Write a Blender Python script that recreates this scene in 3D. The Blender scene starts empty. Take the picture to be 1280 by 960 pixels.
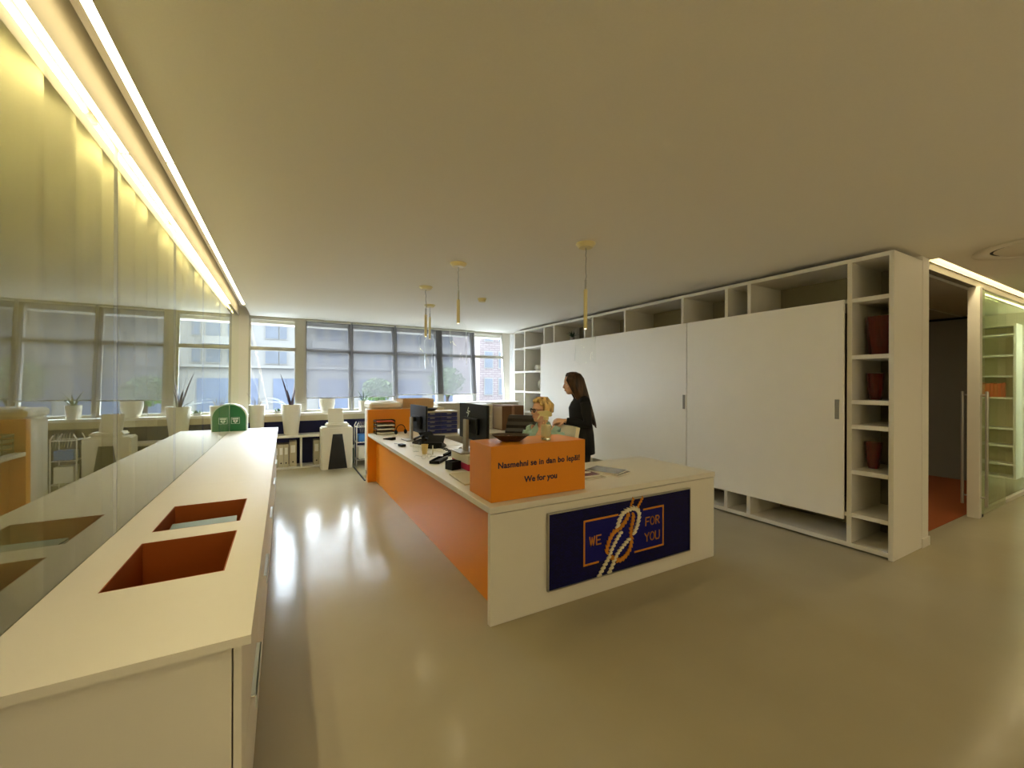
import bpy, bmesh, math, random
from mathutils import Vector, Matrix
random.seed(7)
C = bpy.context.scene.collection
PI = math.pi
sc = bpy.context.scene
sc.view_settings.view_transform = 'Standard'
sc.view_settings.look = 'None'
sc.view_settings.gamma = 1.0
sc.view_settings.use_curve_mapping = False
sc.view_settings.exposure = 1.05
sc.cycles.use_denoising = True
sc.cycles.max_bounces = 10
sc.cycles.diffuse_bounces = 5
sc.cycles.glossy_bounces = 5
sc.cycles.transmission_bounces = 8
sc.cycles.transparent_max_bounces = 16
sc.cycles.caustics_reflective = False
sc.cycles.caustics_refractive = False
sc.cycles.sample_clamp_indirect = 6.0

# ------------------------------------------------------------------ materials
def lin(c):
    return tuple(((x / 255.0) / 12.92 if x / 255.0 <= 0.04045 else ((x / 255.0 + 0.055) / 1.055) ** 2.4) for x in c)

def M(name, col, rough=0.5, metal=0.0, bump=0.0, scale=40.0, var=0.06, spec=0.5, stretch=None, detail=3.0):
    m = bpy.data.materials.new(name); m.use_nodes = True
    nt = m.node_tree; b = nt.nodes['Principled BSDF']
    b.inputs['Roughness'].default_value = rough
    b.inputs['Metallic'].default_value = metal
    b.inputs['Specular IOR Level'].default_value = spec
    tc = nt.nodes.new('ShaderNodeTexCoord'); mp = nt.nodes.new('ShaderNodeMapping')
    nz = nt.nodes.new('ShaderNodeTexNoise'); nz.inputs['Scale'].default_value = scale; nz.inputs['Detail'].default_value = detail
    nt.links.new(tc.outputs['Object'], mp.inputs['Vector']); nt.links.new(mp.outputs['Vector'], nz.inputs['Vector'])
    if stretch: mp.inputs['Scale'].default_value = stretch
    mx = nt.nodes.new('ShaderNodeMix'); mx.data_type = 'RGBA'
    c = lin(col)
    mx.inputs[6].default_value = tuple(max(0, x * (1 - var)) for x in c) + (1,)
    mx.inputs[7].default_value = tuple(min(1, x * (1 + var)) for x in c) + (1,)
    nt.links.new(nz.outputs['Fac'], mx.inputs[0]); nt.links.new(mx.outputs[2], b.inputs['Base Color'])
    if bump:
        bp = nt.nodes.new('ShaderNodeBump'); bp.inputs['Strength'].default_value = bump; bp.inputs['Distance'].default_value = 0.01
        nt.links.new(nz.outputs['Fac'], bp.inputs['Height']); nt.links.new(bp.outputs['Normal'], b.inputs['Normal'])
    return m

def glass_thin(name, tint, ior=1.5, rough=0.0, gain=1.0):
    m = bpy.data.materials.new(name); m.use_nodes = True
    nt = m.node_tree; nt.nodes.remove(nt.nodes['Principled BSDF']); out = nt.nodes['Material Output']
    tr = nt.nodes.new('ShaderNodeBsdfTransparent'); tr.inputs[0].default_value = tint + (1,)
    gl = nt.nodes.new('ShaderNodeBsdfGlossy'); gl.inputs['Roughness'].default_value = rough
    gl.inputs[0].default_value = (0.97, 1.0, 0.95, 1)
    fr = nt.nodes.new('ShaderNodeFresnel'); fr.inputs['IOR'].default_value = ior
    mu = nt.nodes.new('ShaderNodeMath'); mu.operation = 'MULTIPLY'; mu.use_clamp = True; mu.inputs[1].default_value = gain
    mx = nt.nodes.new('ShaderNodeMixShader')
    ge = nt.nodes.new('ShaderNodeNewGeometry'); iv = nt.nodes.new('ShaderNodeMath'); iv.operation = 'SUBTRACT'; iv.inputs[0].default_value = 1.0
    m2 = nt.nodes.new('ShaderNodeMath'); m2.operation = 'MULTIPLY'   # the sheet mirrors at its outer face only
    nt.links.new(ge.outputs['Backfacing'], iv.inputs[1]); nt.links.new(fr.outputs[0], mu.inputs[0])
    nt.links.new(mu.outputs[0], m2.inputs[0]); nt.links.new(iv.outputs[0], m2.inputs[1]); nt.links.new(m2.outputs[0], mx.inputs[0])
    nt.links.new(tr.outputs[0], mx.inputs[1]); nt.links.new(gl.outputs[0], mx.inputs[2]); nt.links.new(mx.outputs[0], out.inputs[0])
    return m

def screen_mat(name, col, clear, translucent=0.6):
    """woven sheer: some light passes straight through the open weave, the rest meets the yarn"""
    m = bpy.data.materials.new(name); m.use_nodes = True
    nt = m.node_tree; nt.nodes.remove(nt.nodes['Principled BSDF']); out = nt.nodes['Material Output']
    c = lin(col) + (1,)
    tr = nt.nodes.new('ShaderNodeBsdfTransparent'); df = nt.nodes.new('ShaderNodeBsdfDiffuse'); tl = nt.nodes.new('ShaderNodeBsdfTranslucent')
    df.inputs[0].default_value = c; tl.inputs[0].default_value = c
    tc = nt.nodes.new('ShaderNodeTexCoord'); wv = nt.nodes.new('ShaderNodeTexNoise'); wv.inputs['Scale'].default_value = 6.0
    nt.links.new(tc.outputs['Object'], wv.inputs['Vector'])
    mr = nt.nodes.new('ShaderNodeMapRange'); mr.inputs[3].default_value = max(0, clear - 0.04); mr.inputs[4].default_value = clear + 0.04
    nt.links.new(wv.outputs['Fac'], mr.inputs[0])
    m1 = nt.nodes.new('ShaderNodeMixShader'); m1.inputs[0].default_value = translucent
    m2 = nt.nodes.new('ShaderNodeMixShader')
    nt.links.new(df.outputs[0], m1.inputs[1]); nt.links.new(tl.outputs[0], m1.inputs[2])
    nt.links.new(mr.outputs[0], m2.inputs[0]); nt.links.new(m1.outputs[0], m2.inputs[1]); nt.links.new(tr.outputs[0], m2.inputs[2])
    nt.links.new(m2.outputs[0], out.inputs[0])
    return m

def emit(name, col, strength):
    m = bpy.data.materials.new(name); m.use_nodes = True
    nt = m.node_tree; nt.nodes.remove(nt.nodes['Principled BSDF']); out = nt.nodes['Material Output']
    e = nt.nodes.new('ShaderNodeEmission'); e.inputs[0].default_value = col + (1,); e.inputs[1].default_value = strength
    nt.links.new(e.outputs[0], out.inputs[0]); return m

WARM = (1.0, 0.83, 0.48)
white = M('white_lacquer', (228, 223, 212), 0.46, var=0.015, scale=8, spec=0.32)
doorwhite = M('white_laminate', (246, 241, 231), 0.42, var=0.02, scale=5)
lintelm = M('darkened_cream_paint', (108, 102, 84), 0.8, var=0.02)  # cream lintels, colour darkened to keep the cove light on them from clipping
paint = M('wall_paint', (222, 217, 204), 0.8, bump=0.05, scale=120, var=0.02)
ceilm = M('ceiling_paint', (242, 237, 226), 0.92, bump=0.05, scale=90, var=0.02)
orange = M('orange_laminate', (232, 142, 18), 0.36, var=0.02, scale=10)
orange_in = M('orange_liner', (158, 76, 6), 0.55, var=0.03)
navy = M('navy_paint', (24, 26, 84), 0.6, var=0.08)
darkgrey = M('dark_grey_wall', (126, 124, 112), 0.8, var=0.04)
frame_m = M('grey_window_frame', (176, 172, 158), 0.45, var=0.02)
framedark = M('dark_mullion', (146, 148, 150), 0.5, var=0.03)
steel = M('brushed_steel', (190, 188, 182), 0.32, 1.0, var=0.05, stretch=(1, 1, 30))
chrome = M('chrome', (215, 215, 215), 0.12, 1.0, var=0.02)
black = M('black_plastic', (11, 11, 13), 0.5, var=0.1, spec=0.2)
blackfab = M('black_mesh', (30, 30, 32), 0.8, bump=0.3, scale=300, var=0.2)
greyplastic = M('grey_plastic', (150, 148, 142), 0.45, var=0.04)
greystand = M('silver_stand', (158, 150, 132), 0.4, 0.3, var=0.04)
cream = M('cream_enamel', (228, 214, 160), 0.4, var=0.02)
creamfab = M('cream_fabric', (222, 212, 184), 0.8, bump=0.1, scale=160, var=0.05)
beige = M('beige_laminate', (196, 184, 152), 0.5, var=0.04, scale=12)
card = M('cardboard', (186, 150, 104), 0.85, bump=0.1, scale=60, var=0.1)
brownbox = M('brown_cardboard', (116, 84, 58), 0.85, bump=0.1, scale=60, var=0.14)
paper = M('paper', (236, 232, 222), 0.8, var=0.02)
redglass_dark = (120, 8, 4)
potwhite = M('white_stoneware', (222, 216, 200), 0.5, var=0.03)
soil = M('potting_soil', (58, 44, 34), 0.95, bump=0.6, scale=90, var=0.3)
leaf_g = M('green_leaf', (64, 92, 44), 0.5, var=0.25)
leaf_p = M('purple_leaf', (58, 30, 44), 0.5, var=0.25)
leaf_d = M('dark_leaf', (40, 62, 44), 0.5, var=0.25)
aedgreen = M('aed_green', (22, 112, 62), 0.4, var=0.05)
aedwhite = M('aed_white', (226, 236, 228), 0.35, var=0.02)
carpet = M('orange_carpet', (150, 74, 20), 0.95, bump=0.4, scale=220, var=0.12)
pink = M('pink_card', (196, 22, 84), 0.5, var=0.06)
navydraw = M('navy_drawer', (28, 38, 104), 0.42, var=0.06)
brownbowl = M('dark_wicker', (66, 46, 28), 0.6, bump=0.8, scale=120, var=0.35)
tan = M('ochre_stone', (206, 132, 30), 0.5, var=0.16, scale=60)
ropewhite = M('ivory_stone', (232, 222, 192), 0.5, var=0.1, scale=60)
letter_navy = M('navy_lettering', (30, 18, 58), 0.5, var=0.05)
glassm = glass_thin('partition_glass', (0.86, 0.88, 0.80), 1.6, 0.0, 1.45)
glass2 = glass_thin('green_glass', (0.88, 0.93, 0.84), 1.5, 0.0, 1.3)
winglass = glass_thin('window_glass', (0.95, 0.97, 0.98), 1.3, 0.0, 0.5)
clearglass = glass_thin('clear_glass', (0.985, 0.99, 0.985), 1.42)
curtain_m = screen_mat('sheer_curtain', (226, 220, 186), 0.05, 0.25)
sheer_m = screen_mat('sheer_curtain_light', (206, 204, 160), 0.06, 0.3)
blind_m = screen_mat('roller_screen', (120, 118, 120), 0.52, 0.3)
tube_m = emit('warm_tube', WARM, 30.0)
tube_r = emit('corridor_tube', WARM, 9.0)
cove_r = emit('corridor_cove_strip', WARM, 26.0)
cove_m = emit('cove_strip', WARM, 13.5)
hall_fill_m = emit('hall_fill_tube', (1.0, 0.86, 0.60), 7.2)
office_fill_m = emit('office_fill_panel', (1.0, 0.9, 0.7), 9.0)

# glossy poured resin floor: cloudy colour, uneven gloss and a slight wave
floorm = bpy.data.materials.new('resin_floor'); floorm.use_nodes = True
_nt = floorm.node_tree; _b = _nt.nodes['Principled BSDF']; _b.inputs['Specular IOR Level'].default_value = 0.2; _b.inputs['IOR'].default_value = 1.24
_tc = _nt.nodes.new('ShaderNodeTexCoord')
_n1 = _nt.nodes.new('ShaderNodeTexNoise'); _n1.inputs['Scale'].default_value = 1.3; _n1.inputs['Detail'].default_value = 6
_n2 = _nt.nodes.new('ShaderNodeTexNoise'); _n2.inputs['Scale'].default_value = 9.0; _n2.inputs['Detail'].default_value = 2
_mx = _nt.nodes.new('ShaderNodeMix'); _mx.data_type = 'RGBA'
_mx.inputs[6].default_value = lin((164, 154, 128)) + (1,); _mx.inputs[7].default_value = lin((180, 170, 144)) + (1,)
_mr = _nt.nodes.new('ShaderNodeMapRange'); _mr.inputs[3].default_value = 0.11; _mr.inputs[4].default_value = 0.19
_bp = _nt.nodes.new('ShaderNodeBump'); _bp.inputs['Strength'].default_value = 0.06; _bp.inputs['Distance'].default_value = 0.02
for a, b in ((_tc.outputs['Object'], _n1.inputs['Vector']), (_tc.outputs['Object'], _n2.inputs['Vector']), (_n1.outputs['Fac'], _mx.inputs[0]),
             (_mx.outputs[2], _b.inputs['Base Color']), (_n1.outputs['Fac'], _mr.inputs[0]), (_mr.outputs[0], _b.inputs['Roughness']),
             (_n2.outputs['Fac'], _bp.inputs['Height']), (_bp.outputs['Normal'], _b.inputs['Normal'])):
    _nt.links.new(a, b)

# ------------------------------------------------------------------ mesh builder
class MB:
    def __init__(s): s.bm = bmesh.new()
    def _v(s, p): return s.bm.verts.new(p)
    def box(s, x0, x1, y0, y1, z0, z1, bev=0.0, seg=1):
        v = [s._v((x, y, z)) for z in (z0, z1) for y in (y0, y1) for x in (x0, x1)]
        fs = [s.bm.faces.new([v[i] for i in f]) for f in ((0, 2, 3, 1), (4, 5, 7, 6), (0, 1, 5, 4), (2, 6, 7, 3), (0, 4, 6, 2), (1, 3, 7, 5))]
        if bev:
            es = {e for f in fs for e in f.edges}
            bmesh.ops.bevel(s.bm, geom=list(es), offset=bev, segments=seg, affect='EDGES', profile=0.5)
        return s
    def obox(s, c, half, mat3, bev=0.0, seg=1):
        """box with half sizes, turned by a 3x3 matrix about its centre"""
        n0 = set(s.bm.verts)
        s.box(-half[0], half[0], -half[1], half[1], -half[2], half[2], bev, seg)
        for v in s.bm.verts:
            if v not in n0: v.co = Vector(c) + mat3 @ v.co
        return s
    def loft(s, rings, cap=True, closed=True):
        R = [[s._v(p) for p in r] for r in rings]
        n = len(R[0])
        for a, b in zip(R, R[1:]):
            for i in range(n if closed else n - 1):
                j = (i + 1) % n
                s.bm.faces.new((a[i], a[j], b[j], b[i]))
        if cap:
            s.bm.faces.new(list(reversed(R[0]))); s.bm.faces.new(R[-1])
        return s
    def cone(s, p0, p1, r0, r1, n=16, cap=True):
        p0, p1 = Vector(p0), Vector(p1); d = (p1 - p0).normalized()
        u = d.orthogonal().normalized(); w = d.cross(u)
        rr = [[p + r * (math.cos(t) * u + math.sin(t) * w) for t in [2 * PI * i / n for i in range(n)]] for p, r in ((p0, r0), (p1, r1))]
        return s.loft(rr, cap)
    def tube(s, pts, r, n=8, cap=True):
        pts = [Vector(p) for p in pts]; rr = r if isinstance(r, (list, tuple)) else [r] * len(pts)
        rings = []; u = None
        for i, p in enumerate(pts):
            d = (pts[min(i + 1, len(pts) - 1)] - pts[max(i - 1, 0)])
            d = d.normalized() if d.length > 1e-9 else Vector((0, 0, 1))
            if u is None: u = d.orthogonal().normalized()
            u = (u - d * u.dot(d)); u = u.normalized() if u.length > 1e-6 else d.orthogonal().normalized()
            w = d.cross(u)
            rings.append([p + rr[i] * (math.cos(t) * u + math.sin(t) * w) for t in [2 * PI * k / n for k in range(n)]])
        return s.loft(rings, cap)
    def lathe(s, prof, c=(0, 0, 0), n=24, cap=True, sx=1.0, sy=1.0):
        c = Vector(c)
        return s.loft([[c + Vector((r * sx * math.cos(2 * PI * i / n), r * sy * math.sin(2 * PI * i / n), z)) for i in range(n)] for r, z in prof], cap)
    def prism(s, poly, axis, a, b):
        """polygon in the two other axes, extruded along axis from a to b"""
        def P(q, t): return (t, q[0], q[1]) if axis == 'x' else (q[0], t, q[1]) if axis == 'y' else (q[0], q[1], t)
        return s.loft([[P(q, a) for q in poly], [P(q, b) for q in poly]])
    def build(s, name, mat, parent=None, loc=(0, 0, 0), world=False, smooth=None, sub=0, solid=0):
        if world and parent is not None: off = WO[parent.name]
        elif world: off = Vector(loc)
        else: off = Vector((0, 0, 0))
        if world:
            for v in s.bm.verts: v.co -= off
        bmesh.ops.recalc_face_normals(s.bm, faces=s.bm.faces)
        me = bpy.data.meshes.new(name); s.bm.to_mesh(me); s.bm.free()
        for m in (mat if isinstance(mat, (list, tuple)) else [mat]): me.materials.append(m)
        o = bpy.data.objects.new(name, me); C.objects.link(o)
        if parent is not None:
            o.parent = parent; WO[o.name] = WO[parent.name].copy()
            if not world: o.location = loc; WO[o.name] = WO[parent.name] + Vector(loc)
        else:
            o.location = loc; WO[o.name] = Vector(loc)
        if smooth is not None:
            for p in me.polygons: p.use_smooth = True
            md = None
            try:
                me.set_sharp_from_angle(angle=math.radians(smooth))
            except Exception: pass
        if solid:
            md = o.modifiers.new('thickness', 'SOLIDIFY'); md.thickness = solid; md.offset = 0
        if sub:
            md = o.modifiers.new('smooth', 'SUBSURF'); md.levels = sub; md.render_levels = sub
        return o

WO = {}
def tag(o, label=None, cat=None, group=None, kind=None):
    if label: o['label'] = label
    if cat: o['category'] = cat
    if group: o['group'] = group
    if kind: o['kind'] = kind
    return o
def empty(name, loc=(0, 0, 0), rz=0.0, label=None, cat=None, group=None, kind=None):
    o = bpy.data.objects.new(name, None); C.objects.link(o); o.empty_display_size = 0.1
    o.location = loc; o.rotation_euler = (0, 0, rz); WO[o.name] = Vector(loc)
    return tag(o, label, cat, group, kind)
def copy_tree(o, parent=None):
    c = o.copy(); C.objects.link(c); c.parent = parent
    WO[c.name] = WO.get(o.name, Vector((0, 0, 0))).copy()
    for ch in list(o.children): copy_tree(ch, c)
    return c
def BX(name, mat, parent, *b, bev=0.0):
    return MB().box(*b, bev=bev).build(name, mat, parent, world=True)
def bake(o):
    """apply the modifiers of o to its mesh"""
    dg = bpy.context.evaluated_depsgraph_get(); dg.update()
    me = bpy.data.meshes.new_from_object(o.evaluated_get(dg))
    o.modifiers.clear(); old = o.data; o.data = me; bpy.data.meshes.remove(old); return o
def text_mesh(body, size, extrude=0.0008, offset=0.0, spacing=1.0, align='CENTER'):
    cu = bpy.data.curves.new('lettering', 'FONT'); cu.body = body; cu.size = size; cu.extrude = extrude
    cu.offset = offset; cu.space_character = spacing; cu.align_x = align; cu.resolution_u = 4
    t = bpy.data.objects.new('lettering', cu); C.objects.link(t)
    dg = bpy.context.evaluated_depsgraph_get(); dg.update()
    me = bpy.data.meshes.new_from_object(t.evaluated_get(dg))
    bpy.data.objects.remove(t); bpy.data.curves.remove(cu); return me
def lettering(name, body, size, mat, parent, mw, **k):
    """mw: matrix from the text's own plane to the parent's frame"""
    me = text_mesh(body, size, **k); me.transform(mw); me.materials.clear(); me.materials.append(mat)
    o = bpy.data.objects.new(name, me); C.objects.link(o); o.parent = parent; WO[o.name] = WO[parent.name].copy(); return o
# ------------------------------------------------------------------ camera and daylight
YAW = math.radians(29.1); EYE = 1.515
cam = bpy.data.cameras.new('camera'); co = bpy.data.objects.new('camera', cam); C.objects.link(co)
cam.sensor_width = 36.0; cam.lens = 512.0 / 1280.0 * 36.0; cam.shift_y = -1.0 / 1280.0; cam.clip_start = 0.03; cam.clip_end = 400
co.matrix_world = Matrix.Translation((0, 0, EYE)) @ Matrix.Rotation(-YAW, 4, 'Z') @ Matrix.Rotation(PI / 2, 4, 'X') @ Matrix.Rotation(math.radians(0.2), 4, 'Z')
sc.camera = co

w = bpy.data.worlds.new('overcast_sky'); sc.world = w; w.use_nodes = True
bg = w.node_tree.nodes['Background']
_tc = w.node_tree.nodes.new('ShaderNodeTexCoord'); _sp = w.node_tree.nodes.new('ShaderNodeSeparateXYZ')
_cr = w.node_tree.nodes.new('ShaderNodeValToRGB')
_cr.color_ramp.elements[0].position = 0.45; _cr.color_ramp.elements[0].color = (0.50, 0.53, 0.58, 1)
_cr.color_ramp.elements[1].position = 0.75; _cr.color_ramp.elements[1].color = (0.80, 0.90, 1.0, 1)
_ma = w.node_tree.nodes.new('ShaderNodeMapRange'); _ma.inputs[1].default_value = -1; _ma.inputs[2].default_value = 1
w.node_tree.links.new(_tc.outputs['Generated'], _sp.inputs[0]); w.node_tree.links.new(_sp.outputs['Z'], _ma.inputs[0])
w.node_tree.links.new(_ma.outputs[0], _cr.inputs[0]); w.node_tree.links.new(_cr.outputs[0], bg.inputs[0])
SKY = 11.6
# hazy sun side: the sky beyond the street is brighter than the sky behind this building
_my = w.node_tree.nodes.new('ShaderNodeMapRange'); _my.inputs[1].default_value = -0.6; _my.inputs[2].default_value = 0.9
_my.inputs[3].default_value = 0.26 * SKY; _my.inputs[4].default_value = 2.1 * SKY
w.node_tree.links.new(_sp.outputs['Y'], _my.inputs[0]); w.node_tree.links.new(_my.outputs[0], bg.inputs[1])

# ------------------------------------------------------------------ shell
GX = -0.675            # plane of the left glass wall
CEIL = 2.71
def struct(o): o['kind'] = 'structure'; return o
struct(MB().box(-1.3, 10.6, -4.6, 9.1, -0.12, 0.0).build('floor', floorm))
struct(MB().box(5.24, 9.4, 1.60, 6.2, 0.0, 0.006).build('floor_office', carpet))
cb = MB()
cb.box(-0.53, 10.6, -4.6, 1.42, CEIL, 3.0); cb.box(-0.53, 5.40, 1.42, 9.1, CEIL, 3.0)
cb.box(-1.3, -0.53, -4.6, 9.1, 2.88, 3.0); cb.box(5.40, 10.6, 1.42, 1.56, 2.88, 3.0)
struct(cb.build('ceiling', ceilm))
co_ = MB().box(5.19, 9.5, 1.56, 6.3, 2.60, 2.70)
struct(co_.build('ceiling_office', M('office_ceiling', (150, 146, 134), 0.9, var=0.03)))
for k in range(3):   # T-bar lines of the office ceiling
    struct(MB().box(5.2, 9.4, 2.2 + 0.6 * k, 2.225 + 0.6 * k, 2.592, 2.60).build('trim_%d' % (k + 1), frame_m))
# left glass wall: lintel, panes, wall behind the curtain
struct(MB().box(-0.74, GX, -4.6, 8.35, 2.645, 2.88).build('lintel_left', lintelm))
for k in range(11):
    y0 = -4.47 + 1.17 * k; y1 = min(y0 + 1.165, 8.34)
    struct(MB().box(GX - 0.012, GX, y0, y1, 0.0, 2.645).build('wall_left_glass_%d' % (k + 1), glassm))
    struct(MB().box(GX - 0.013, GX - 0.0005, y0 - 0.006, y0 + 0.001, 0.0, 2.645).build('wall_left_joint_%d' % (k + 1), framedark))
struct(MB().box(-1.3, -1.2, -4.6, 9.1, 0, 2.88).build('wall_left', M('olive_wall', (170, 164, 134), 0.85)))
struct(MB().box(-1.3, 10.6, -4.7, -4.6, 0, 3.0).build('wall_rear', paint))
struct(MB().box(10.6, 10.7, -4.6, 6.3, 0, 3.0).build('wall_east', paint))
# office behind the door
struct(MB().box(9.4, 9.5, 1.56, 6.3, 0, 2.70).build('wall_office_back', darkgrey))
struct(MB().box(5.19, 9.5, 6.2, 6.3, 0, 2.70).build('wall_office_side', darkgrey))
struct(MB().box(5.18, 5.24, 1.58, 9.1, 0, CEIL).build('wall_right', paint))
struct(MB().box(9.36, 9.40, 1.6, 6.2, 2.555, 2.585).build('trim_office', black))
# corridor front: jamb, lintel, post, glass
jb = MB().box(5.18, 5.335, 1.47, 1.58, 0.0, CEIL, bev=0.002)
struct(jb.build('wall_jamb', white))
struct(MB().box(5.17, 5.345, 1.458, 1.47, 0, 0.085, bev=0.002).build('baseboard_jamb', white))
struct(MB().box(5.335, 10.6, 1.50, 1.56, 2.63, 2.88).build('lintel_right', lintelm))
struct(MB().box(5.335, 10.6, 1.49, 1.50, 2.70, 2.708).build('trim_lintel', beige))
struct(MB().box(6.86, 6.94, 1.47, 1.57, 0, 2.63, bev=0.003).build('wall_door_post', white))
struct(MB().box(7.04, 7.20, 1.505, 1.545, 0.0, 2.63, bev=0.003).build('wall_lit_glass_strip', M('pale_green_panel', (188, 194, 160), 0.45)))  # opaque strip, its pale colour stands in for lit frosted glass
struct(MB().box(7.2, 10.55, 1.52, 1.532, 0.05, 2.63).build('wall_corridor_glass', glass2))
struct(MB().box(7.2, 10.55, 1.50, 1.545, 0.0, 0.05, bev=0.002).build('baseboard_corridor', white))

# window wall, leaning slightly outward to the top
ZS, ZT = 0.96, 2.71
def wy(z): return 8.48 + (z - ZS) / 1.74 * 0.18
def slant(mb, x0, x1, z0, z1, d0=0.0, d1=0.05, x0t=None, x1t=None):
    """bar lying in the leaning window plane"""
    x0t = x0 if x0t is None else x0t; x1t = x1 if x1t is None else x1t
    mb.loft([[(x0, wy(z0) + d0, z0), (x1, wy(z0) + d0, z0), (x1, wy(z0) + d1, z0), (x0, wy(z0) + d1, z0)],
             [(x0t, wy(z1) + d0, z1), (x1t, wy(z1) + d0, z1), (x1t, wy(z1) + d1, z1), (x0t, wy(z1) + d1, z1)]])
    return mb
struct(MB().box(-1.3, 5.3, 8.55, 8.75, 0, ZS).build('wall_window', navy))
struct(MB().box(-1.3, 5.3, 8.80, 9.1, 2.6, 3.0).build('wall_window_head', paint))
sb = MB().box(GX + 0.02, 4.9, 8.30, 8.56, 0.92, 0.965, bev=0.004)
struct(sb.build('sill', white))
struct(MB().box(GX + 0.02, 4.9, 8.33, 8.35, 0.82, 0.92).build('trim_sill', beige))
bays = [(-0.55, 0.206), (0.339, 1.135), (1.18, 1.97), (2.04, 2.885), (3.02, 3.72), (3.79, 4.55)]
for i, (a, b) in enumerate(bays):
    wroot = empty('window_%d' % (i + 1), (a, wy(ZS), ZS), kind='structure')
    fm = MB(); t = 0.035 if i < 2 else 0.018
    slant(fm, a, a + t, ZS, ZT); slant(fm, b - t, b, ZS, ZT)
    slant(fm, a, b, ZS, ZS + 0.05); slant(fm, a, b, ZT - 0.06, ZT); slant(fm, a, b, 2.09, 2.155)
    fm.build('window_frame', frame_m, wroot, world=True)
    slant(MB(), a + t, b - t, ZS + 0.05, 2.09, 0.02, 0.026).build('lower_pane', winglass, wroot, world=True)
    slant(MB(), a + t, b - t, 2.155, ZT - 0.06, 0.02, 0.026).build('upper_pane', winglass, wroot, world=True)
cols = [(-1.3, -0.55, paint, 0.0), (0.206, 0.339, frame_m, -0.04), (1.135, 1.18, framedark, -0.02), (1.97, 2.04, framedark, -0.02), (2.885, 3.02, framedark, -0.04), (3.72, 3.79, framedark, -0.03), (4.55, 5.3, paint, 0.0)]
for i, (a, b, m, d) in enumerate(cols):
    struct(slant(MB(), a, b, ZS, ZT, d, 0.12).build('wall_window_pier_%d' % (i + 1), m))

# right end of the window bank: white net curtain
def pleats(x0, y0, x1, y1, z0, z1, per, amp, seed=0):
    rnd = random.Random(seed); L = math.hypot(x1 - x0, y1 - y0); n = max(8, int(L / per * 8))
    dx, dy = (x1 - x0) / L, (y1 - y0) / L
    mb = MB(); ph = 0.0; bot = []; top = []
    for i in range(n + 1):
        s_ = L * i / n; ph += (2 * PI / 8) * (0.7 + 0.6 * rnd.random())
        a = amp * math.sin(ph) * (0.75 + 0.5 * rnd.random())
        x, y = x0 + dx * s_ - dy * a, y0 + dy * s_ + dx * a
        bot.append((x, y, z0)); top.append((x + 0.15 * dy * a, y - 0.15 * dx * a, z1))
    mb.loft([bot, [((p[0] + q[0]) / 2, (p[1] + q[1]) / 2, (z0 + z1) / 2) for p, q in zip(bot, top)], top], cap=False, closed=False)
    return mb
net = pleats(4.60, 8.36, 4.98, 8.36, 0.98, 2.66, 0.06, 0.02, 5).build('net_curtain', screen_mat('net_weave', (240, 240, 242), 0.15, 0.6), smooth=80)
tag(net, 'white net curtain hanging at the far right end of the window bank', 'curtain')
cur = pleats(-0.815, -4.4, -0.815, 8.3, 0.02, 2.80, 0.27, 0.03, 3).build('pleated_curtain', curtain_m, smooth=80)
tag(cur, 'long pale olive pleated curtain behind the left glass wall', 'curtain')
cur2 = pleats(7.3, 1.582, 10.5, 1.582, 0.02, 2.60, 0.12, 0.011, 4).build('sheer_curtain', sheer_m, smooth=80)
tag(cur2, 'pale green sheer curtain behind the corridor glass at right', 'curtain')

# ------------------------------------------------------------------ tube lamps
def tube_lamp(p0, p1, label, group, mat, r=0.008):
    p0, p1 = Vector(p0), Vector(p1); d = (p1 - p0).normalized()
    t = empty('tube_lamp', p0, 0, label, 'lamp', group)
    MB().cone(p0 + d * 0.02, p1 - d * 0.02, r, r, 10).build('tube', mat, t, world=True, smooth=40)
    MB().cone(p0, p0 + d * 0.022, r * 1.15, r * 1.15, 10).build('end_cap', white, t, world=True)
    MB().cone(p1 - d * 0.022, p1, r * 1.15, r * 1.15, 10).build('end_cap', white, t, world=True)
    return t
segs = [(-3.9, -2.7), (-2.6, -1.3), (-1.2, 0.95), (1.0, 2.36), (2.42, 3.70), (3.74, 5.06), (5.14, 6.45), (6.55, 7.95)]
wh = ['', '', '', 'above the orange bin holes', 'second from the camera end', 'third from the camera end', 'fourth along, above the far worktop', 'the last one, nearest the windows']
for (a, b), wd in zip(segs, wh):
    tube_lamp((-0.722, a, 2.635), (-0.722, b, 2.635), 'warm glowing tube lamp along the top of left glass, ' + (wd or 'behind the camera'), 'tube lamps along the left glass', tube_m)
def cove_strip(x0, x1, y0, y1, z, label, group):
    t = empty('light_strip', ((x0 + x1) / 2, (y0 + y1) / 2, z), 0, label, 'lamp', group)
    BX('diffuser', cove_m if x1 < 0 else cove_r, t, x0, x1, y0, y1, z, z + 0.004); BX('housing', white, t, x0, x1, y0, y1, z + 0.0045, z + 0.04)
for k in range(5):
    y0 = -4.4 + 2.5 * k
    cove_strip(-0.605, -0.548, y0, y0 + 2.47, 2.80, 'warm light strip inside the ceiling slot above the left glass', 'light strips in the left ceiling slot')
for k in range(2):
    x0 = 5.44 + 2.55 * k
    cove_strip(x0, x0 + 2.52, 1.434, 1.472, 2.80, 'warm light strip inside the ceiling slot above the corridor glass', 'light strips in the right ceiling slot')
tube_lamp((7.25, 1.548, 2.612), (10.5, 1.548, 2.612), 'warm tube lamp behind the top edge of the corridor glass', 'corridor glass lamp', tube_r)

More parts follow.
